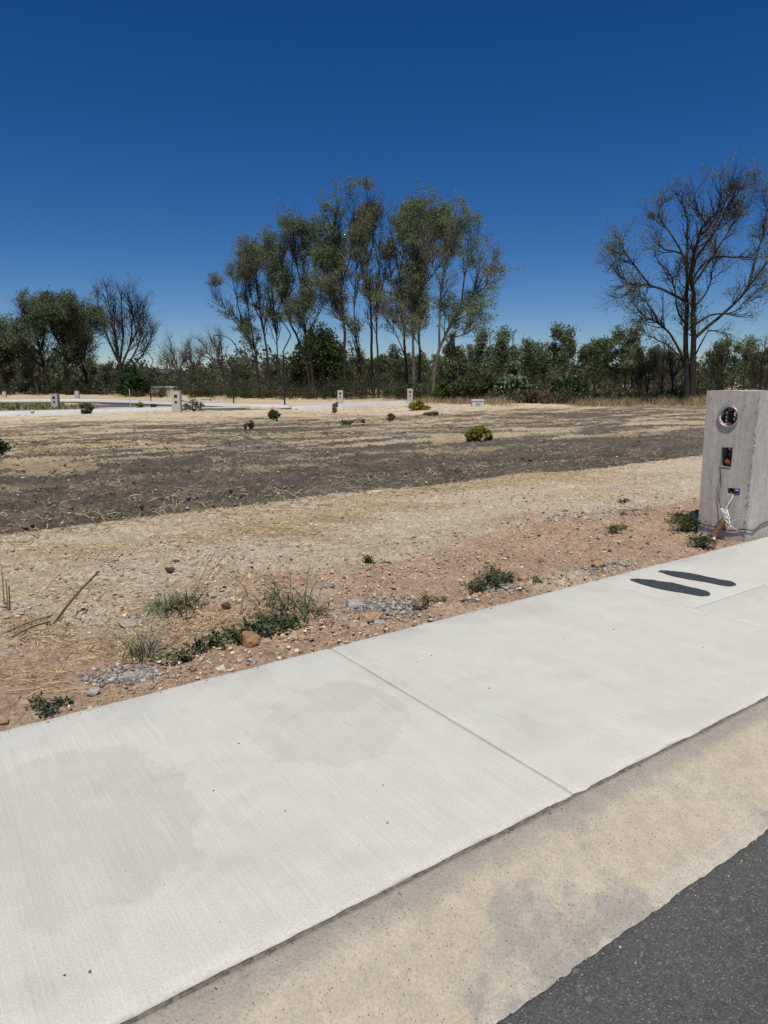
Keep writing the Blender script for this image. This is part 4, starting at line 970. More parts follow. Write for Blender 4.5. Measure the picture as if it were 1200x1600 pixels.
# chipped mortar seam along the corner
rg = np.random.default_rng(31)
def lump_cloud(name, C, size, pal, mat, parent=None, seed=0, flat=.7):
    """many small broken lumps as one mesh"""
    rg = np.random.default_rng(seed)
    t_ = (1 + 5 ** .5) / 2
    iv = unit(np.array([(-1, t_, 0), (1, t_, 0), (-1, -t_, 0), (1, -t_, 0), (0, -1, t_), (0, 1, t_), (0, -1, -t_), (0, 1, -t_), (t_, 0, -1), (t_, 0, 1), (-t_, 0, -1), (-t_, 0, 1)], float))
    it = np.array([(0, 11, 5), (0, 5, 1), (0, 1, 7), (0, 7, 10), (0, 10, 11), (1, 5, 9), (5, 11, 4), (11, 10, 2), (10, 7, 6), (7, 1, 8), (3, 9, 4), (3, 4, 2), (3, 2, 6), (3, 6, 8), (3, 8, 9), (4, 9, 5), (2, 4, 11), (6, 2, 10), (8, 6, 7), (9, 8, 1)])
    m = len(C); sz = np.asarray(size) * np.ones(m)
    a_ = rg.uniform(0, 2 * math.pi, m); ca, sa = np.cos(a_), np.sin(a_)
    sc = np.stack([rg.uniform(.7, 1.4, m), rg.uniform(.6, 1.1, m), flat * rg.uniform(.6, 1.2, m)], -1)
    V = iv[None] * (1 + .55 * (rg.random((m, 12, 1)) - .5)) * sc[:, None] * sz[:, None, None]
    X = V[:, :, 0] * ca[:, None] - V[:, :, 1] * sa[:, None]; Y = V[:, :, 0] * sa[:, None] + V[:, :, 1] * ca[:, None]
    V = np.stack([X, Y, V[:, :, 2]], -1) + C[:, None]
    T = (np.arange(m)[:, None, None] * 12 + it[None]).reshape(-1, 3)
    pal = np.asarray(pal); c = pal[rg.integers(0, len(pal), m)] * (.7 + .6 * rg.random((m, 1)))
    return obj(name, mesh(name, V.reshape(-1, 3), None, T, col=np.repeat(c, 12, 0)), M[mat], parent)
z_ = rg.uniform(0.0, PH - .02, 230); C = np.stack([rg.normal(size=230) * .006 + .004, rg.normal(size=230) * .007 + .004, z_], -1)
lump_cloud('chipped_corner', C, rg.uniform(.002, .0075, 230), [(.42, .385, .345), (.50, .465, .42), (.34, .30, .265)], 'stone', ped, 1)['kind'] = 'stuff'
# meter socket: steel ring, dark well, jaws, wires
def ring(name, cy, cz, r_in, r_out, x0, x1, mat, parent):
    n = 32; th = np.linspace(0, 2 * math.pi, n, endpoint=False); V = []
    for (x, r) in ((x0, r_in), (x0, r_out), (x1, r_out), (x1, r_in)):
        V.append(np.stack([np.full(n, x), cy + r * np.cos(th), cz + r * np.sin(th)], -1))
    j = np.arange(n); j2 = (j + 1) % n; Q = np.vstack([np.stack([a_ * n + j, a_ * n + j2, ((a_ + 1) % 4) * n + j2, ((a_ + 1) % 4) * n + j], -1) for a_ in range(4)])
    return obj(name, mesh(name, np.vstack(V), Q), mat, parent)
sock = ring('meter_socket', .262, 1.13, .086, .0965, -.010, .10, M['galv'], ped)
ring('rim', .262, 1.13, .088, .102, -.016, -.0102, M['galv'], sock)
bm = bmesh.new(); bmesh.ops.create_circle(bm, cap_ends=True, radius=.086, segments=28, matrix=Matrix.Translation((.06, .262, 1.13)) @ Matrix.Rotation(math.pi / 2, 4, 'Y')); obj('socket_back', bmesh_done(bm, 'back'), M['dkplastic'], sock)
for (dy, dz) in ((.035, .035), (.035, -.005), (-.042, -.02), (.034, -.04)):
    box('jaw', .02, .055, .262 + dy - .009, .262 + dy + .009, 1.13 + dz - .014, 1.13 + dz + .014, M['galv'], sock, .003)
box('red_block', .015, .055, .262 - .022, .262 + .022, 1.13 + .052, 1.13 + .078, M['redp'], sock, .004)
box('red_block', .015, .055, .262 - .020, .262 + .022, 1.13 - .080, 1.13 - .056, M['redp'], sock, .004)
tube_obj('white_wire', [(.04, .215, 1.19), (-.005, .195, 1.175), (-.012, .205, 1.15), (.0, .19, 1.135), (.03, .182, 1.14)], .0045, M['whitew'], sock)
tube_obj('white_wire', [(.045, .33, 1.16), (.0, .345, 1.13), (-.01, .335, 1.095), (.0, .305, 1.062), (.04, .285, 1.06)], .0045, M['whitew'], sock)
tube_obj('white_wire', [(.045, .225, 1.2), (.0, .208, 1.19), (-.006, .185, 1.16), (.02, .178, 1.15)], .004, M['whitew'], sock)
# switch box
sw = box('switch_box', .112, .118, .199, .308, .661, .838, M['dkplastic'], ped)
box('steel_side', .002, .112, .3035, .3085, .66, .836, M['galv'], sw); box('steel_sill', -.006, .10, .1985, .3095, .6575, .663, M['galv'], sw)
box('breaker', .03, .11, .203, .25, .76, .80, M['dkplastic'], sw, .004); box('red_cap', .05, .11, .20, .245, .803, .836, M['redp'], sw, .004); box('white_tab', .06, .11, .252, .268, .815, .836, M['whitew'], sw, .002)
for i in range(5):
    y0 = .207 + .012 * i
    tube_obj('red_wire', [(.10, y0, .75), (.045, y0 + .006, .72 + .004 * i), (.02, y0 + .012, .70), (.03, y0 - .004, .682), (.09, y0, .668)], .0055, M['redp'], sw, 12, 6)
# lower outlet
ob = box('outlet_box', .062, .068, .09, .21, .412, .465, M['dkplastic'], ped)
box('blue_plug', -.006, .06, .092, .145, .415, .462, M['bluep'], ob, .004); box('red_plug', .01, .06, .165, .19, .413, .435, M['redp'], ob, .004)
tube_obj('blue_clip', [(-.008, .10, .448), (-.014, .118, .455), (-.008, .136, .446)], .003, M['whitew'], ob, 8, 6)
# white cord hanging out and knotted round a stake
cord = tube_obj('white_cord', [(.01, .148, .418), (-.018, .155, .36), (-.03, .178, .30), (-.04, .195, .245), (-.05, .20, .22)], .0065, M['whitew'], ped)
for i in range(9):
    c0 = np.array([-.05, .195 - .004 * i, .245 - .011 * i]); a_ = rg.uniform(0, 6.28)
    pts = [c0 + np.array([.022 * math.cos(a_ + k_), .032 * math.sin(a_ + k_ * 1.1), .022 * math.sin(k_ * 1.7 + i)]) for k_ in np.linspace(0, 5, 7)]
    tube_obj('knot', pts, .0055, M['whitew'], cord, 16, 6)
for i in range(7):
    p0 = np.array([-.05, .17 + .03 * rg.normal() * .4, .16]); tube_obj('loose_strand', [p0, p0 + [.0, -.02 + .02 * rg.normal(), -.03], p0 + [-.01, -.03 + .04 * rg.normal(), -.05 + .03 * rg.normal()]], .0028, M['whitew'], cord, 8, 5)
tube_obj('thin_wire', [(-.004, .30, .64), (-.006, .285, .56), (-.008, .305, .47), (-.012, .30, .40), (-.02, .262, .31), (-.03, .225, .25)], .0022, M['wire'], ped, 24, 5)
tube_obj('thin_wire', [(-.004, .29, .60), (-.006, .275, .50), (-.008, .285, .42), (-.015, .27, .34), (-.03, .24, .26)], .002, M['wire'], ped, 24, 5)
tube_obj('black_cable', [(.03, .51, .11), (-.008, .475, .092), (-.012, .40, .072), (-.012, .30, .070), (-.012, .20, .062), (-.012, .11, .066), (-.012, .02, .098), (-.012, -.012, .10), (.05, -.012, .085), (.11, -.012, .07), (.16, -.012, .08), (.24, -.012, .11), (.40, -.012, .13)], .0055, M['wire'], ped, 50, 6)
# rusty stake the cord is tied to
stx, sty = W(6.36, 3.52)
st = thing('rusty_stake', 'rusty brown pipe stake leaning on the pedestal foot, tied with white cord', 'stake', (stx, sty, -.05), ROTZ)
tube_obj('pipe', [(-.02, .045, -.02), (.015, .015, .09), (.05, -.03, .21)], .026, M['rust'], st, 14, 12)
tube_obj('clamp', [(-.01, .03, .045), (.0, .028, .07)], .034, M['rust'], st, 4, 12)

# ---- two tar-filled slots in the cover slab
def tar_patch(label, s0, n0, s1, n1, w_, seed):
    rg = np.random.default_rng(seed); h = 26; m = 2 * h
    L_ = math.hypot(s1 - s0, n1 - n0) / 2
    t = .5 - .5 * np.cos(np.linspace(0.02, math.pi - .02, h))
    hw = w_ / 2 * np.minimum(1, (t / .22) ** .55) * np.sqrt(np.clip(1 - (np.maximum(0, t - .86) / .14) ** 2, .02, 1)) * (1 - .12 * np.cos(t * 9 + seed))
    x = np.concatenate([t, t[::-1]]) * 2 * L_ - L_; y = np.concatenate([-hw * .95, hw[::-1] * 1.05])
    x = x + rg.normal(size=m) * .003; y = y + rg.normal(size=m) * .003
    rings = []
    for f, z in ((1.0, .001), (.95, .007), (.74, .0042), (.35, .0034)):
        zz = z + np.clip(rg.normal(size=m), -1.5, 2) * .0008 * (0 if f == 1. else 1)
        rings.append(np.stack([x * f if f > .8 else x * (1 - (1 - f) * .25), y * f, zz], -1))
    V = np.vstack(rings + [[[0, 0, .003]]]); j = np.arange(m); j2 = (j + 1) % m
    Q = np.vstack([np.stack([a_ * m + j, a_ * m + j2, (a_ + 1) * m + j2, (a_ + 1) * m + j], -1) for a_ in range(3)])
    T = np.stack([3 * m + j, 3 * m + j2, np.full(m, 4 * m)], -1)
    cx, cy = W((s0 + s1) / 2, (n0 + n1) / 2)
    o = obj('tar_patch', mesh('tar_patch', V, Q, T), M['tar'], None, (cx, cy, .0005), ROTZ + math.atan2(n1 - n0, s1 - s0))
    return tag(o, label, 'tar patch', 'tar patches in the pavement cover')
tar_patch('wider black tar strip set in the pavement cover, farther from the pedestal', 4.455, 3.10, 4.575, 2.54, .185, 5)
tar_patch('narrower black tar strip set in the pavement cover, nearer the pedestal', 4.835, 3.12, 4.945, 2.56, .155, 6)

# ---- loose rocks one can pick out
def rock(label, u, v, wpx, hpx, colr, seed, name='rock', z_sink=.25, z0=None):
    rg = np.random.default_rng(seed)
    b_ = site(u, v + hpx * .15); mpp = b_[1] / 1120 * 1.02
    rx = wpx * mpp / 2; rz = hpx * mpp / 2 * 1.1; ry = (rx + rz) / 2 * 1.05
    bm = bmesh.new(); bmesh.ops.create_icosphere(bm, subdivisions=3, radius=1)
    V = np.array([v_.co for v_ in bm.verts])
    # broken faces: clip by random planes, then fine lumps
    for i in range(18):
        d = unit(rg.normal(size=3)); h_ = rg.uniform(.5, .88); k_ = V @ d; V = V - np.outer(np.maximum(0, k_ - h_), d) * .92
    V = V * (1 + .16 * (fbm(V[:, 0] * 3 + seed, V[:, 1] * 3 + V[:, 2] * 2, seed % 7, 3) - .5)[:, None] * 2)
    V = V * np.array([rx, ry, rz]) * 1.12
    for v_, c_ in zip(bm.verts, V): v_.co = c_
    me = bmesh_done(bm, 'rock')
    a_ = me.color_attributes.new('col', 'FLOAT_COLOR', 'POINT'); c4 = np.ones((len(V), 4), np.float32); c4[:, :3] = np.array(colr) * (.85 + .3 * rg.random((len(V), 1))); a_.data.foreach_set('color', c4.ravel())
    zz = b_[2] if z0 is None else z0
    o = obj(name, me, M['stone'], None, (b_[0], b_[1], zz + rz * (1 - 2 * z_sink)), 0)
    return tag(o, label, 'rock', 'loose rocks along the pavement edge')
BR, TN, GY, DK, PL = (.30, .175, .09), (.36, .235, .145), (.36, .345, .325), (.075, .068, .062), (.50, .46, .40)
rock('largest reddish brown rock, lying against the dark green weed by the pavement', 389, 1001, 36, 30, BR, 1)
rock('wide tan rock among grey rubble left of the pavement joint', 583, 964, 40, 22, TN, 2)
rock('pale grey angular rock above the wide tan rock', 552, 944, 36, 20, GY, 3)
rock('grey rock on the pavement side of the wide tan rock', 592, 974, 22, 12, GY, 4)
rock('small grey rock left of the wide tan rock', 539, 966, 18, 10, GY, 5)
rock('brown pebble-like rock between the small grey and wide tan rocks', 556, 963, 14, 10, TN, 6)
rock('tan orange rock on the dirt edge left of the pavement cover', 934, 883, 26, 14, TN, 7)
rock('flat brown rock touching the pavement below the leafy weed', 754, 938, 30, 12, BR, 8)
rock('rounded brown rock right of the leafy weed', 818, 905, 18, 14, TN, 9)
rock('dark charcoal rock on the sand left of the tall dry stalks', 266, 897, 16, 10, DK, 10)
rock('small dark rock behind the charcoal one on the sand', 274, 878, 14, 8, DK, 11)
rock('grey rock with a flat top in the dirt right of the grass clump', 514, 917, 24, 8, (.28, .25, .22), 12)
rock('grey stone near the pavement right of the largest brown rock', 393, 1031, 15, 10, GY, 13)
rock('pale stone at the pavement edge below the dark weed', 345, 1045, 18, 8, PL, 14)
rock('buried tan rock behind the dark green weed', 394, 962, 24, 16, TN, 15)
rock('pale tan stone right of the dark green weed', 459, 993, 22, 14, (.42, .35, .26), 16)
rock('dark brown rock in the shadow of the dry grass near the clump', 354, 953, 18, 12, (.12, .08, .055), 17)
rock('flat grey slab stone half buried behind the dry tuft', 205, 975, 44, 12, (.34, .30, .255), 18)
rock('grey slab stone lying by the grey rubble near the pavement', 146, 1081, 30, 12, (.33, .31, .28), 19)
rock('dark blocky stone at the left end of the grey rubble', 144, 1056, 20, 9, (.13, .125, .12), 20)
rock('dark brown stone on the reddish heap near the pedestal', 972, 811, 12, 7, DK, 21)
rock('tan orange stone in the lower left corner of the dirt', 4, 1130, 20, 14, TN, 22)
rock('white stone in the weed at the pedestal foot', 1115, 846, 9, 7, (.62, .60, .56), 23)
rock('pale stone on the dark soil edge at the centre', 682, 774, 10, 5, PL, 24)
rock('pale flat stone on the dark soil near the yellow bush', 590, 773, 16, 5, PL, 25)
rock('pale stone in the middle of the dark soil', 342, 798, 9, 6, PL, 26)
rock('reddish rock left of the pedestal weeds', 846, 877, 12, 8, (.2, .12, .08), 27)
rock('brown stone among rubble at the left of the heap', 883, 800, 12, 7, (.2, .13, .09), 28)
o = rock('single grey pebble lying on the pavement next to the joint', 490, 1020, 7, 8, (.3, .3, .29), 29, 'pebble', .1, 0.)

# ---- grey concrete rubble spilled on the dirt
def rubble(label, spots, seed, colr):
    rg = np.random.default_rng(seed); C, S_ = [], []
    for (u, v, ru, rv, m) in spots:
        for i in range(int(m * 1.7)):
            uu = u + ru * rg.normal() * .5; vv = v + rv * rg.normal() * .5; p = site(uu, vv)
            if toN(p[0], p[1]) < NEDGE + .03: continue
            sz = .003 + .016 * rg.random() ** 3; p[2] += sz * .05 + .006 * math.exp(-((uu - u) / ru) ** 2); C.append(p); S_.append(sz)
    o = lump_cloud('concrete_rubble', np.array(C), np.array(S_), colr, 'stone', None, seed, .75)
    return tag(o, label, 'rubble', kind='stuff')
GP = [(.34, .312, .27), (.28, .255, .22), (.40, .37, .32), (.22, .20, .175)]
rubble('spill of grey broken concrete at the lower left of the dirt edge', [(205, 1052, 52, 11, 420), (170, 1060, 40, 10, 160)], 41, GP)
rubble('grey broken concrete crumbs left of the leafy weed', [(610, 945, 62, 16, 520), (575, 950, 50, 18, 140), (640, 962, 50, 10, 140)], 42, GP)
rubble('grey crumbs under and beside the leafy weed', [(790, 920, 36, 9, 240), (745, 940, 26, 6, 90)], 43, GP)
rubble('grey gravel crumbs beside the cover slab', [(968, 882, 30, 5, 220), (925, 893, 26, 5, 100)], 44, GP)
rubble('mixed crumbs on the reddish heap before the pedestal', [(985, 805, 55, 14, 320), (900, 815, 60, 12, 200)], 45, GP + [TN, BR, PL])

# ================================================================== WEEDS AND GRASS NEAR BY
GRN = [(.115, .14, .045), (.09, .115, .04), (.15, .16, .065), (.075, .095, .035)]
DGR = [(.075, .095, .036), (.095, .115, .046), (.055, .072, .03), (.12, .135, .06)]
MIXG = GRN[:2] + [(.36, .32, .20), (.28, .25, .15), (.18, .18, .09)]
def grass_clump(label, spots, L, w_, lean, pal, seed, name='grass_clump', stalks=(), cat='grass'):
    rg = np.random.default_rng(seed); b_ = site(*spots[0][:2])
    t = thing(name, label, cat, b_)
    rts, Ls = [], []
    for (u, v, r_, m, lf) in spots:
        c0 = site(u, v); q = c0 + rg.normal(size=(m, 3)) * np.array([r_, r_, 0]) * .5; q[:, 2] = zground(q[:, 0], q[:, 1]) - .005; rts.append(q); Ls += [L * lf] * m
    rts = np.vstack(rts); me = blade_mass('blades', '', rts - b_, np.array(Ls), w_, lean, pal, seed, k=5)
    obj('blades', me, M['weed'], t)
    for (p0, p1, bend) in stalks:
        a_ = site(*p0); Y = a_[1]; e = on_plane(*p1, Y + .1)
        m_ = (a_ + e) / 2 + np.array([bend, 0, .04])
        tube_obj('stalk', [a_ - b_, m_ - b_, e - b_], .0035, M['drystalk'], t, 8, 5, .0015)
    return t
M['drystalk'] = plain('dry_stalk', (.30, .225, .115), .85, .15, .3, 30.)
def leafy_weed(label, spots, pal, seed, lsize=.022, name='weed', stemc=None, cat='weed', flat=.8):
    """spots: (u, v, radius m, height m, stems); little leaves sit along thin stems"""
    rg = np.random.default_rng(seed); b_ = site(*spots[0][:2]); t = thing(name, label, cat, b_)
    P, C = [], []
    for (u, v, r_, h_, m) in spots:
        c0 = site(u, v)
        for i in range(max(5, int(m * .68))):
            a_ = rg.uniform(0, 2 * math.pi); f = rg.random() ** .6
            e = c0 + np.array([math.cos(a_) * r_ * f, math.sin(a_) * r_ * f, h_ * (1 - .6 * f * flat) * rg.uniform(.4, 1.1)])
            s0 = c0 + rg.normal(size=3) * np.array([.02, .02, 0]); P.append(resample([s0, (s0 + e) / 2 + np.array([0, 0, .2 * h_]), e], 6))
    P = np.array(P); m = len(P)
    V, Q = tubes(P, np.tile(np.linspace(.0028, .0012, 6), (m, 1)), 4, seed)
    obj('stems', mesh('stems', V - b_, Q, smooth=True), M['weedstem'], t)
    per = 9; ti = rg.uniform(.3, 1., (m, per)); i0 = np.clip((ti * 5).astype(int), 0, 4); fr = (ti * 5 - i0)[..., None]
    pts = P[np.arange(m)[:, None], i0] * (1 - fr) + P[np.arange(m)[:, None], i0 + 1] * fr
    C = pts.reshape(-1, 3) + rg.normal(size=(m * per, 3)) * lsize * .45
    C[:, 2] = np.maximum(C[:, 2], zground(C[:, 0], C[:, 1]) + .004)
    n = len(C); d = unit(rg.normal(size=(n, 3)) * [1, 1, .6] + [0, 0, .25]); sd_ = unit(np.cross(d, [0, 0, 1.] + .5 * rg.normal(size=(n, 3))))
    l = lsize * rg.uniform(.6, 1.5, (n, 1)); up_ = np.cross(sd_, d)
    a0, a1, a2, a3 = C, C + d * l * .5 + sd_ * l * .28 + up_ * l * .08, C + d * l - up_ * l * .1, C + d * l * .5 - sd_ * l * .28 + up_ * l * .08
    V = np.stack([a0, a1, a2, a3], 1).reshape(-1, 3); pal = np.asarray(pal); c = pal[rg.integers(0, len(pal), n)] * (.75 + .5 * rg.random((n, 1)))
    obj('leaves', mesh('leaves', V - b_, np.arange(n * 4).reshape(-1, 4), col=np.repeat(c, 4, 0)), M['weed'], t)
    return t
M['weedstem'] = plain('weed_stem', (.12, .12, .06), .7, .2, .3, 40.)
grass_clump('tall green grass clump rising behind the dark creeping weed', [(440, 958, .22, 34, 1.), (470, 950, .18, 26, .9), (425, 935, .14, 20, .9), (490, 962, .1, 10, .8), (455, 975, .16, 30, .7), (445, 955, .06, 6, 1.5), (480, 955, .06, 5, 1.4)], .27, .0115, .8, GRN + DGR[:2], 51,)
grass_clump('single bent green grass shoot standing left of the grey rubble', [(514, 978, .02, 4, 1.)], .17, .012, .5, GRN, 52, 'grass_shoot')
grass_clump('half dried grass clump with long bare stalks in the sand', [(272, 955, .16, 90, 1.), (292, 945, .14, 60, 1.), (250, 955, .14, 40, .9)], .24, .0085, .95, MIXG + DGR[:1], 53, stalks=[((300, 945), (345, 850), .0), ((298, 946), (371, 844), .02), ((305, 942), (366, 872), .01)])
grass_clump('grey-green dry tuft standing above the grey rubble spill', [(232, 1030, .10, 55, 1.), (222, 1020, .10, 40, 1.), (212, 1015, .06, 14, 1.)], .28, .006, .55, [(.25, .24, .15), (.19, .20, .11), (.33, .29, .18), (.12, .14, .07)], 54)
grass_clump('flat straw coloured tuft right of the grey-green dry tuft', [(300, 990, .2, 80, 1.), (330, 985, .15, 50, .8)], .15, .005, 1.3, STRAW, 55)
grass_clump('small straw tuft touching the pavement below the largest brown rock', [(432, 1022, .06, 30, 1.)], .10, .005, .9, STRAW, 56)
leafy_weed('dark green creeping weed spread along the dirt by the largest brown rock', [(430, 982, .18, .08, 50), (405, 988, .15, .08, 34), (455, 974, .13, .07, 20), (370, 1000, .12, .08, 24), (340, 1010, .10, .07, 18), (315, 1020, .08, .07, 14)], DGR, 61, .030)
leafy_weed('short row of upright succulent shoots below the creeping weed', [(275, 1040, .05, .12, 7), (290, 1034, .05, .09, 6)], [(.11, .13, .06), (.09, .115, .05)], 62, .03)
leafy_weed('bushy dark green weed at the pavement edge in the middle', [(768, 918, .15, .15, 70), (745, 925, .13, .10, 40), (790, 912, .12, .10, 36), (772, 905, .1, .16, 24)], DGR + GRN[3:], 63, .020)
leafy_weed('thin straggly weed between two grey rubble patches', [(664, 950, .09, .11, 22), (690, 942, .09, .07, 14), (652, 952, .06, .07, 10)], [(.12, .125, .07), (.09, .10, .055), (.16, .14, .09)], 64, .016)
leafy_weed('compact dark green weed ball alone on the sand', [(575, 880, .055, .085, 46)], [(.05, .072, .035), (.065, .09, .042)], 65, .018)
leafy_weed('pale tiny weed right of the compact weed ball', [(603, 880, .07, .04, 14)], [(.13, .15, .07), (.16, .16, .09)], 66, .014)
leafy_weed('low green weed on the dirt heap left of the pedestal', [(958, 838, .16, .07, 34), (975, 834, .12, .06, 20)], GRN, 67, .020)
leafy_weed('small dark weed in the sand left of the pedestal', [(976, 788, .10, .07, 22)], DGR, 68, .022)
leafy_weed('green weeds crowding the left foot of the concrete pedestal', [(1074, 836, .22, .20, 90), (1062, 826, .18, .16, 40)], GRN + DGR, 69, .024)
leafy_weed('low green weed between the rusty stake and the pavement', [(1096, 855, .16, .12, 90)], GRN + DGR, 72, .024)
leafy_weed('bluish dark weed at the lower left pavement edge', [(73, 1116, .08, .06, 20), (98, 1102, .05, .05, 10), (58, 1106, .04, .08, 6)], [(.10, .125, .065), (.08, .105, .055)], 70, .022)
leafy_weed('tiny weed beside the green shoot near the pavement cover', [(840, 912, .07, .05, 14), (878, 903, .05, .04, 8)], GRN, 71, .016)

# sticks and stalks
b_ = site(80, 968)
e = on_plane(155, 892, b_[1] + .25) - b_
tag(tube_obj('dry_stick', [(0, 0, -.02), tuple(e * .5 + np.array([.0, 0, .01])), tuple(e)], .010, M['wood'], None, 12, 7, .007), 'brown dry stick poking up at a slant from the sand', 'stick')
bpy.data.objects['dry_stick'].location = b_
for i, (p0, p1, lab) in enumerate((((12, 950), (9, 905), 'thick pair-forming dry stalk standing at the left edge'), ((6, 940), (3, 888), 'tallest thin dry stalk standing at the left edge'), ((15, 948), (14, 915), 'short dry stalk standing at the left edge'))):
    b_ = site(*p0); e = on_plane(*p1, b_[1]) - b_
    o = tube_obj('dry_stalk', [(0, 0, -.02), tuple(e * .5), tuple(e)], .006, M['drystalk'], None, 8, 6, .004); o.location = b_; tag(o, lab, 'stalk', 'dry stalks at the left edge')
for i, (p0, p1, lab) in enumerate((((0, 990), (82, 962), 'long pale straw lying toward the slanted stick'), ((20, 1000), (78, 972), 'brown fallen twig below the long pale straw'))):
    b_ = site(*p0); e = site(*p1) - b_ + np.array([0, 0, .03])
    o = tube_obj('fallen_stalk', [(0, 0, .015), tuple(e * .5 + np.array([0, 0, .02])), tuple(e)], .007, M['drystalk' if i == 0 else 'wood'], None, 10, 6, .005); o.location = b_; tag(o, lab, 'twig')

# ---- shrubs out on the lot
YG = [(.30, .27, .045), (.22, .23, .045), (.38, .32, .05), (.15, .16, .035)]
blob_tree('yellow_green_bush', 'rounded yellow-green bush alone on the dark soil', (748, 690), [(748, 677, 15, 12), (737, 681, 10, 9), (760, 681, 10, 9)], .012, 801, 3200, .09, YG, 'bush')
blob_tree('flowering_bush', 'yellow flowering bush at the foot of a far pedestal', (650, 640), [(648, 634, 10, 6), (660, 637, 12, 4.5), (656, 630, 6, 7)], .02, 802, 1600, .16, YG + [(.42, .32, .03)], 'bush')
blob_tree('green_bush', 'upright dark green bush on the lot below the rightmost lamp', (428, 658), [(427, 648, 8, 8), (432, 651, 7, 6)], .012, 803, 1300, .11, [(.115, .14, .06), (.14, .165, .075), (.085, .105, .048)], 'bush')
blob_tree('green_bush', 'small green bush on the lot below the middle lamp', (391, 671), [(392, 663, 5, 7)], .01, 804, 600, .09, [(.13, .15, .07), (.10, .12, .055)], 'bush')
blob_tree('green_bush', 'tiny green sprig left of the small bush below the middle lamp', (383, 671), [(383, 666, 2.6, 5)], .008, 805, 200, .08, [(.13, .15, .07), (.10, .12, .055)], 'bush')
blob_tree('green_bush', 'small green bush on the lot left of the flowering bush', (610, 658), [(610, 652, 7, 5.5)], .01, 806, 700, .10, [(.14, .16, .075), (.11, .135, .06), (.18, .18, .10)], 'bush')
blob_tree('green_bush', 'rounded olive bush in front of the white strip at the left', (134, 646), [(134, 637, 9, 8), (139, 638, 7, 7), (130, 635, 6, 6)], .02, 807, 1300, .17, [(.19, .185, .09), (.15, .16, .075), (.12, .13, .06)], 'bush')
blob_tree('dry_bush', 'upright dry bush beside the pavement end left of the grove pedestal', (523, 645), [(523, 637, 4.5, 8), (526, 634, 3, 7)], .015, 808, 500, .13, [(.24, .20, .12), (.17, .16, .09)], 'bush')
blob_tree('dry_bush', 'brown dry bush growing against the weathered pedestal', (303, 643), [(300, 629, 12, 12), (312, 632, 9, 10), (290, 634, 8, 9)], .02, 809, 650, .14, [(.20, .15, .085), (.16, .12, .07), (.12, .12, .06)], 'bush')
blob_tree('flowering_bush', 'small yellow flowering bush near the white marker post', (218, 639), [(218, 633, 6, 5)], .015, 810, 500, .16, YG + [(.42, .32, .03)], 'bush')
blob_tree('green_bush', 'little green bush right of the small flowering bush', (240, 639), [(240, 635, 5, 3.5)], .015, 811, 350, .15, DGR, 'bush')
blob_tree('dry_bush', 'dark twiggy brush heap at the left edge of the dark soil', (4, 712), [(2, 700, 14, 10), (-10, 695, 14, 14)], .012, 812, 700, .08, [(.06, .05, .04), (.09, .075, .055)], 'bush')
blob_tree('green_bush', 'low sprawling green bush at the right of the flowering bush', (668, 649), [(672, 647, 11, 2.6), (684, 646, 8, 2.2)], .01, 813, 500, .12, [(.12, .13, .06), (.16, .15, .08)], 'bush')
blob_tree('dry_bush', 'faint grey-green low bush in the straw left of the small lot bush', (537, 664), [(540, 660, 11, 3), (570, 658, 9, 2.5)], .01, 814, 500, .10, [(.20, .19, .10), (.15, .16, .08)], 'bush')

# ================================================================== LITTER OF THE LOT: pebbles, clods, straw
rg = np.random.default_rng(71)
def lot_points(m, r0, r1, nmin, nmax, pw=1.):
    out = []
    while sum(len(o_) for o_ in out) < m:
        a_ = np.radians(rg.uniform(-34, 34, m)); r = np.exp(rg.uniform(math.log(r0), math.log(r1), m))
        x, y = np.sin(a_) * r, np.cos(a_) * r; n = toN(x, y); k = (n > nmin) & (n < nmax)
        out.append(np.stack([x[k], y[k]], -1))
    return np.vstack(out)[:m]
def litter(name, label, XY, size, pal, seed, flat, sink=.2):
    z = zground(XY[:, 0], XY[:, 1]); C = np.concatenate([XY, (z + size * flat * (1 - 2 * sink))[:, None]], 1)
    return tag(lump_cloud(name, C, size, pal, 'stone', None, seed, flat), label, kind='stuff')
XY = lot_points(40000, 3.0, 13, NEDGE + .02, 9.0); f = fbm(XY[:, 0] * 1.1, XY[:, 1] * 1.1, 5); XY = XY[f + .25 * rg.random(len(XY)) > .56]
litter('pebbles', 'scattered pebbles and crumbs on the sandy dirt', XY, .003 + .017 * rg.random(len(XY)) ** 4.5, [(.48, .37, .25), (.55, .45, .32), (.42, .29, .19), (.43, .37, .29), (.34, .22, .145), (.50, .39, .27), (.62, .54, .42), (.30, .21, .14)], 72, .5)
XY = lot_points(6500, 6.8, 34, 8.35, 34.); f = fbm(XY[:, 0] * .5, XY[:, 1] * .5, 6); XY = XY[f + .3 * rg.random(len(XY)) > .52]
litter('soil_clods', 'dark earth clods on the turned soil', XY, .007 + .036 * rg.random(len(XY)) ** 4, [(.15, .128, .102), (.11, .095, .077), (.19, .16, .128), (.24, .205, .165)], 73, .7)
XY = lot_points(1500, 6.8, 45, 8.4, 50.)
litter('pale_chips', 'pale stone chips scattered on the turned soil', XY, .006 + .03 * rg.random(len(XY)) ** 4, [(.52, .49, .44), (.42, .38, .32), (.60, .58, .54)], 74, .6)
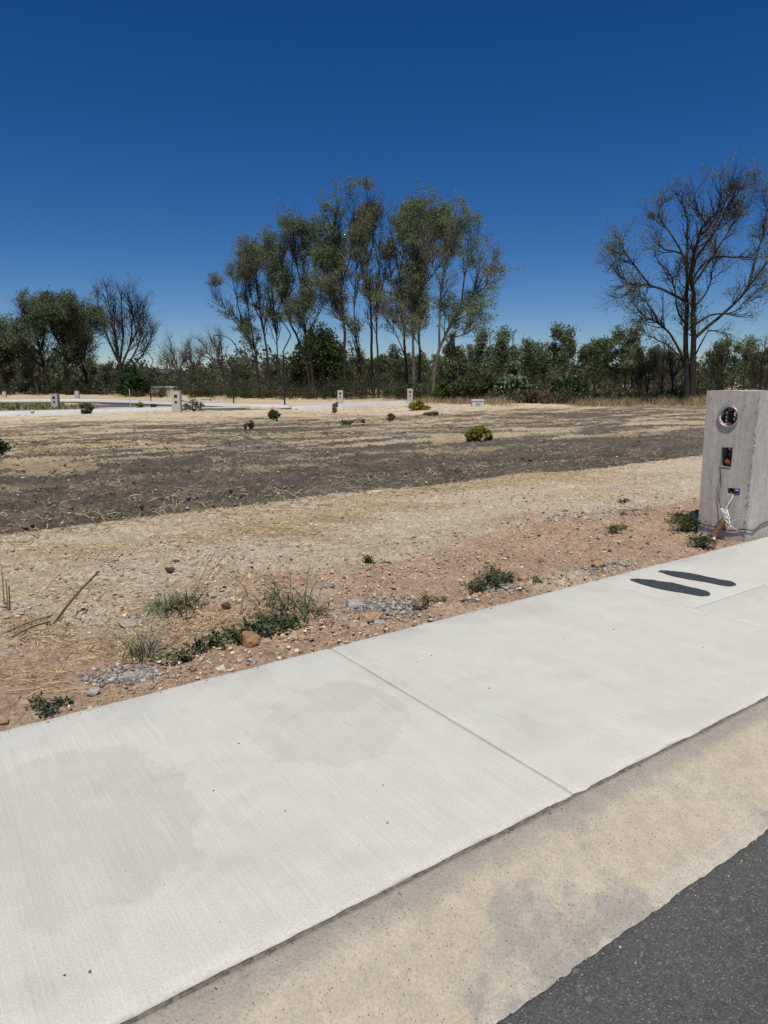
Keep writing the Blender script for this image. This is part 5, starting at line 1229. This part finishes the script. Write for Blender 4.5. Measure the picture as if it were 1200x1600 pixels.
def straw_mass(name, label, XY, L, w_, seed, pal=STRAW, pitch=.16):
    rg = np.random.default_rng(seed); m = len(XY); L = np.asarray(L) * (.4 + 1.0 * rg.random(m)); a_ = rg.normal(size=m) * .9 + .3
    d = np.stack([np.cos(a_), np.sin(a_), np.zeros(m)], -1); P0 = np.concatenate([XY, np.zeros((m, 1))], 1) - d * L[:, None] / 2; P1 = P0 + d * L[:, None]; Pm = (P0 + P1) / 2 + np.stack([-d[:, 1], d[:, 0], np.zeros(m)], -1) * (rg.normal(size=m) * .05 * L)[:, None]
    for P, k_ in ((P0, 1.), (Pm, .6), (P1, 1.)): P[:, 2] = np.maximum(zground(P[:, 0], P[:, 1]), -.1 + zbase(P[:, 0], P[:, 1])) + .004 + np.abs(rg.normal(size=m)) * pitch * L * .35 * k_
    P = np.stack([P0, Pm, P1], 1); side = np.stack([-d[:, 1], d[:, 0], .8 * rg.normal(size=m)], -1); side = unit(side)[:, None] * (np.asarray(w_) * np.ones(m))[:, None, None] / 2
    V = np.stack([P - side, P + side], 2).reshape(-1, 3); idx = np.arange(m)[:, None] * 6 + np.arange(2)[None] * 2
    Q = np.stack([idx, idx + 1, idx + 3, idx + 2], -1).reshape(-1, 4); pal = np.asarray(pal); c = pal[rg.integers(0, len(pal), m)] * (.7 + .6 * rg.random((m, 1)))
    return tag(obj(name, mesh(name, V, Q, col=np.repeat(c, 6, 0)), M['dry']), label, kind='stuff')
pts = []
for (u, v, ru, rv, m) in [(430, 832, 90, 12, 1700), (300, 845, 70, 10, 500), (640, 790, 90, 9, 900), (520, 812, 60, 8, 700), (780, 752, 80, 7, 700), (900, 745, 90, 8, 800), (960, 775, 70, 8, 500), (150, 868, 80, 12, 350), (50, 985, 60, 20, 380), (110, 920, 90, 20, 350), (250, 960, 70, 25, 450), (60, 1060, 70, 30, 200), (180, 1010, 70, 25, 400), (360, 900, 60, 14, 220), (300, 820, 60, 6, 300), (720, 830, 120, 20, 260), (560, 850, 120, 20, 300), (1020, 745, 60, 8, 500), (330, 975, 50, 14, 320)]:
    for i in range(m):
        p = site(u + ru * rg.normal() * .6, v + rv * rg.normal() * .6)
        if toN(p[0], p[1]) > NEDGE + .08: pts.append(p[:2])
pts = np.array(pts)
straw_mass('straw_litter', 'dry straw strewn over the near sand', pts[rg.random(len(pts)) < .62], .12, .0036, 75)
XY = lot_points(22000, 7.5, 34, 7.5, 34.); f = fbm(XY[:, 0] * .45, XY[:, 1] * .45, 7, 5); XY = XY[f + .12 * rg.random(len(XY)) > .57]
straw_mass('straw_litter', 'dry straw and roots scattered on the dark soil', XY, .16, .007, 76, STRAW + [(.40, .37, .31), (.2, .17, .12)])
XY = lot_points(16000, 18, 62, 18., 60.); f = fbm(XY[:, 0] * .22, XY[:, 1] * .5, 8, 5); XY = XY[f + .1 * rg.random(len(XY)) > .53]
straw_mass('straw_litter', 'mown straw lying toward the far end of the lot', XY[rg.random(len(XY)) < .7], .35, .018, 77, STRAW + [(.30, .24, .16)], .3)

# grit along the edges of the paving
def grit(name, label, S_, N_, Z_, size, pal, seed):
    x, y = SX[0] * S_ + NX[0] * N_, SX[1] * S_ + NX[1] * N_
    return tag(lump_cloud(name, np.stack([x, y, Z_ + size * .3], -1), size, pal, 'stone', None, seed, .7), label, kind='stuff')
m = 420; n_ = NEDGE - np.abs(rg.normal(size=m)) * .035 - .004; s_ = rg.uniform(-.5, 7., m); k_ = fbm(s_ * 1.6, s_ * 0, 15, 3) > .5
zz = np.where(n_ > NEDGE - .02, -.008, np.where(n_ > NEDGE - .05, -.004, 0.))
grit('pavement_grit', 'fine dirt crumbs spilled on the back edge of the pavement', s_[k_], n_[k_], zz[k_], .0015 + .0045 * rg.random(k_.sum()) ** 3, [(.42, .31, .21), (.50, .42, .32), (.28, .2, .14)], 91)
m = 46; grit('pavement_specks', 'tiny dark specks lying on the pavement', rg.uniform(-.3, 6.5, m), rg.uniform(1.6, 3.15, m), np.zeros(m), .0018 + .0035 * rg.random(m) ** 2, [(.05, .045, .04), (.12, .09, .07), (.3, .27, .24)], 92)
m = 700; n_ = 1.085 - np.abs(rg.normal(size=m)) * .05 + .02; s_ = rg.uniform(0., 4.5, m)
grit('asphalt_grit', 'loose grit along the edge of the asphalt', s_, n_, np.where(n_ > 1.075, -.128, -.1215), .0012 + .0035 * rg.random(m) ** 3, [(.30, .28, .25), (.42, .38, .30), (.16, .15, .14)], 93)
m = 160; s_ = rg.uniform(-.2, 5., m)
grit('joint_grit', 'loose crumbs lying along the joint between kerb and pavement', s_, 1.50 - np.abs(rg.normal(size=m)) * .012, np.full(m, -.012), .0015 + .004 * rg.random(m) ** 3, [(.12, .105, .09), (.36, .32, .26), (.22, .19, .16)], 94)
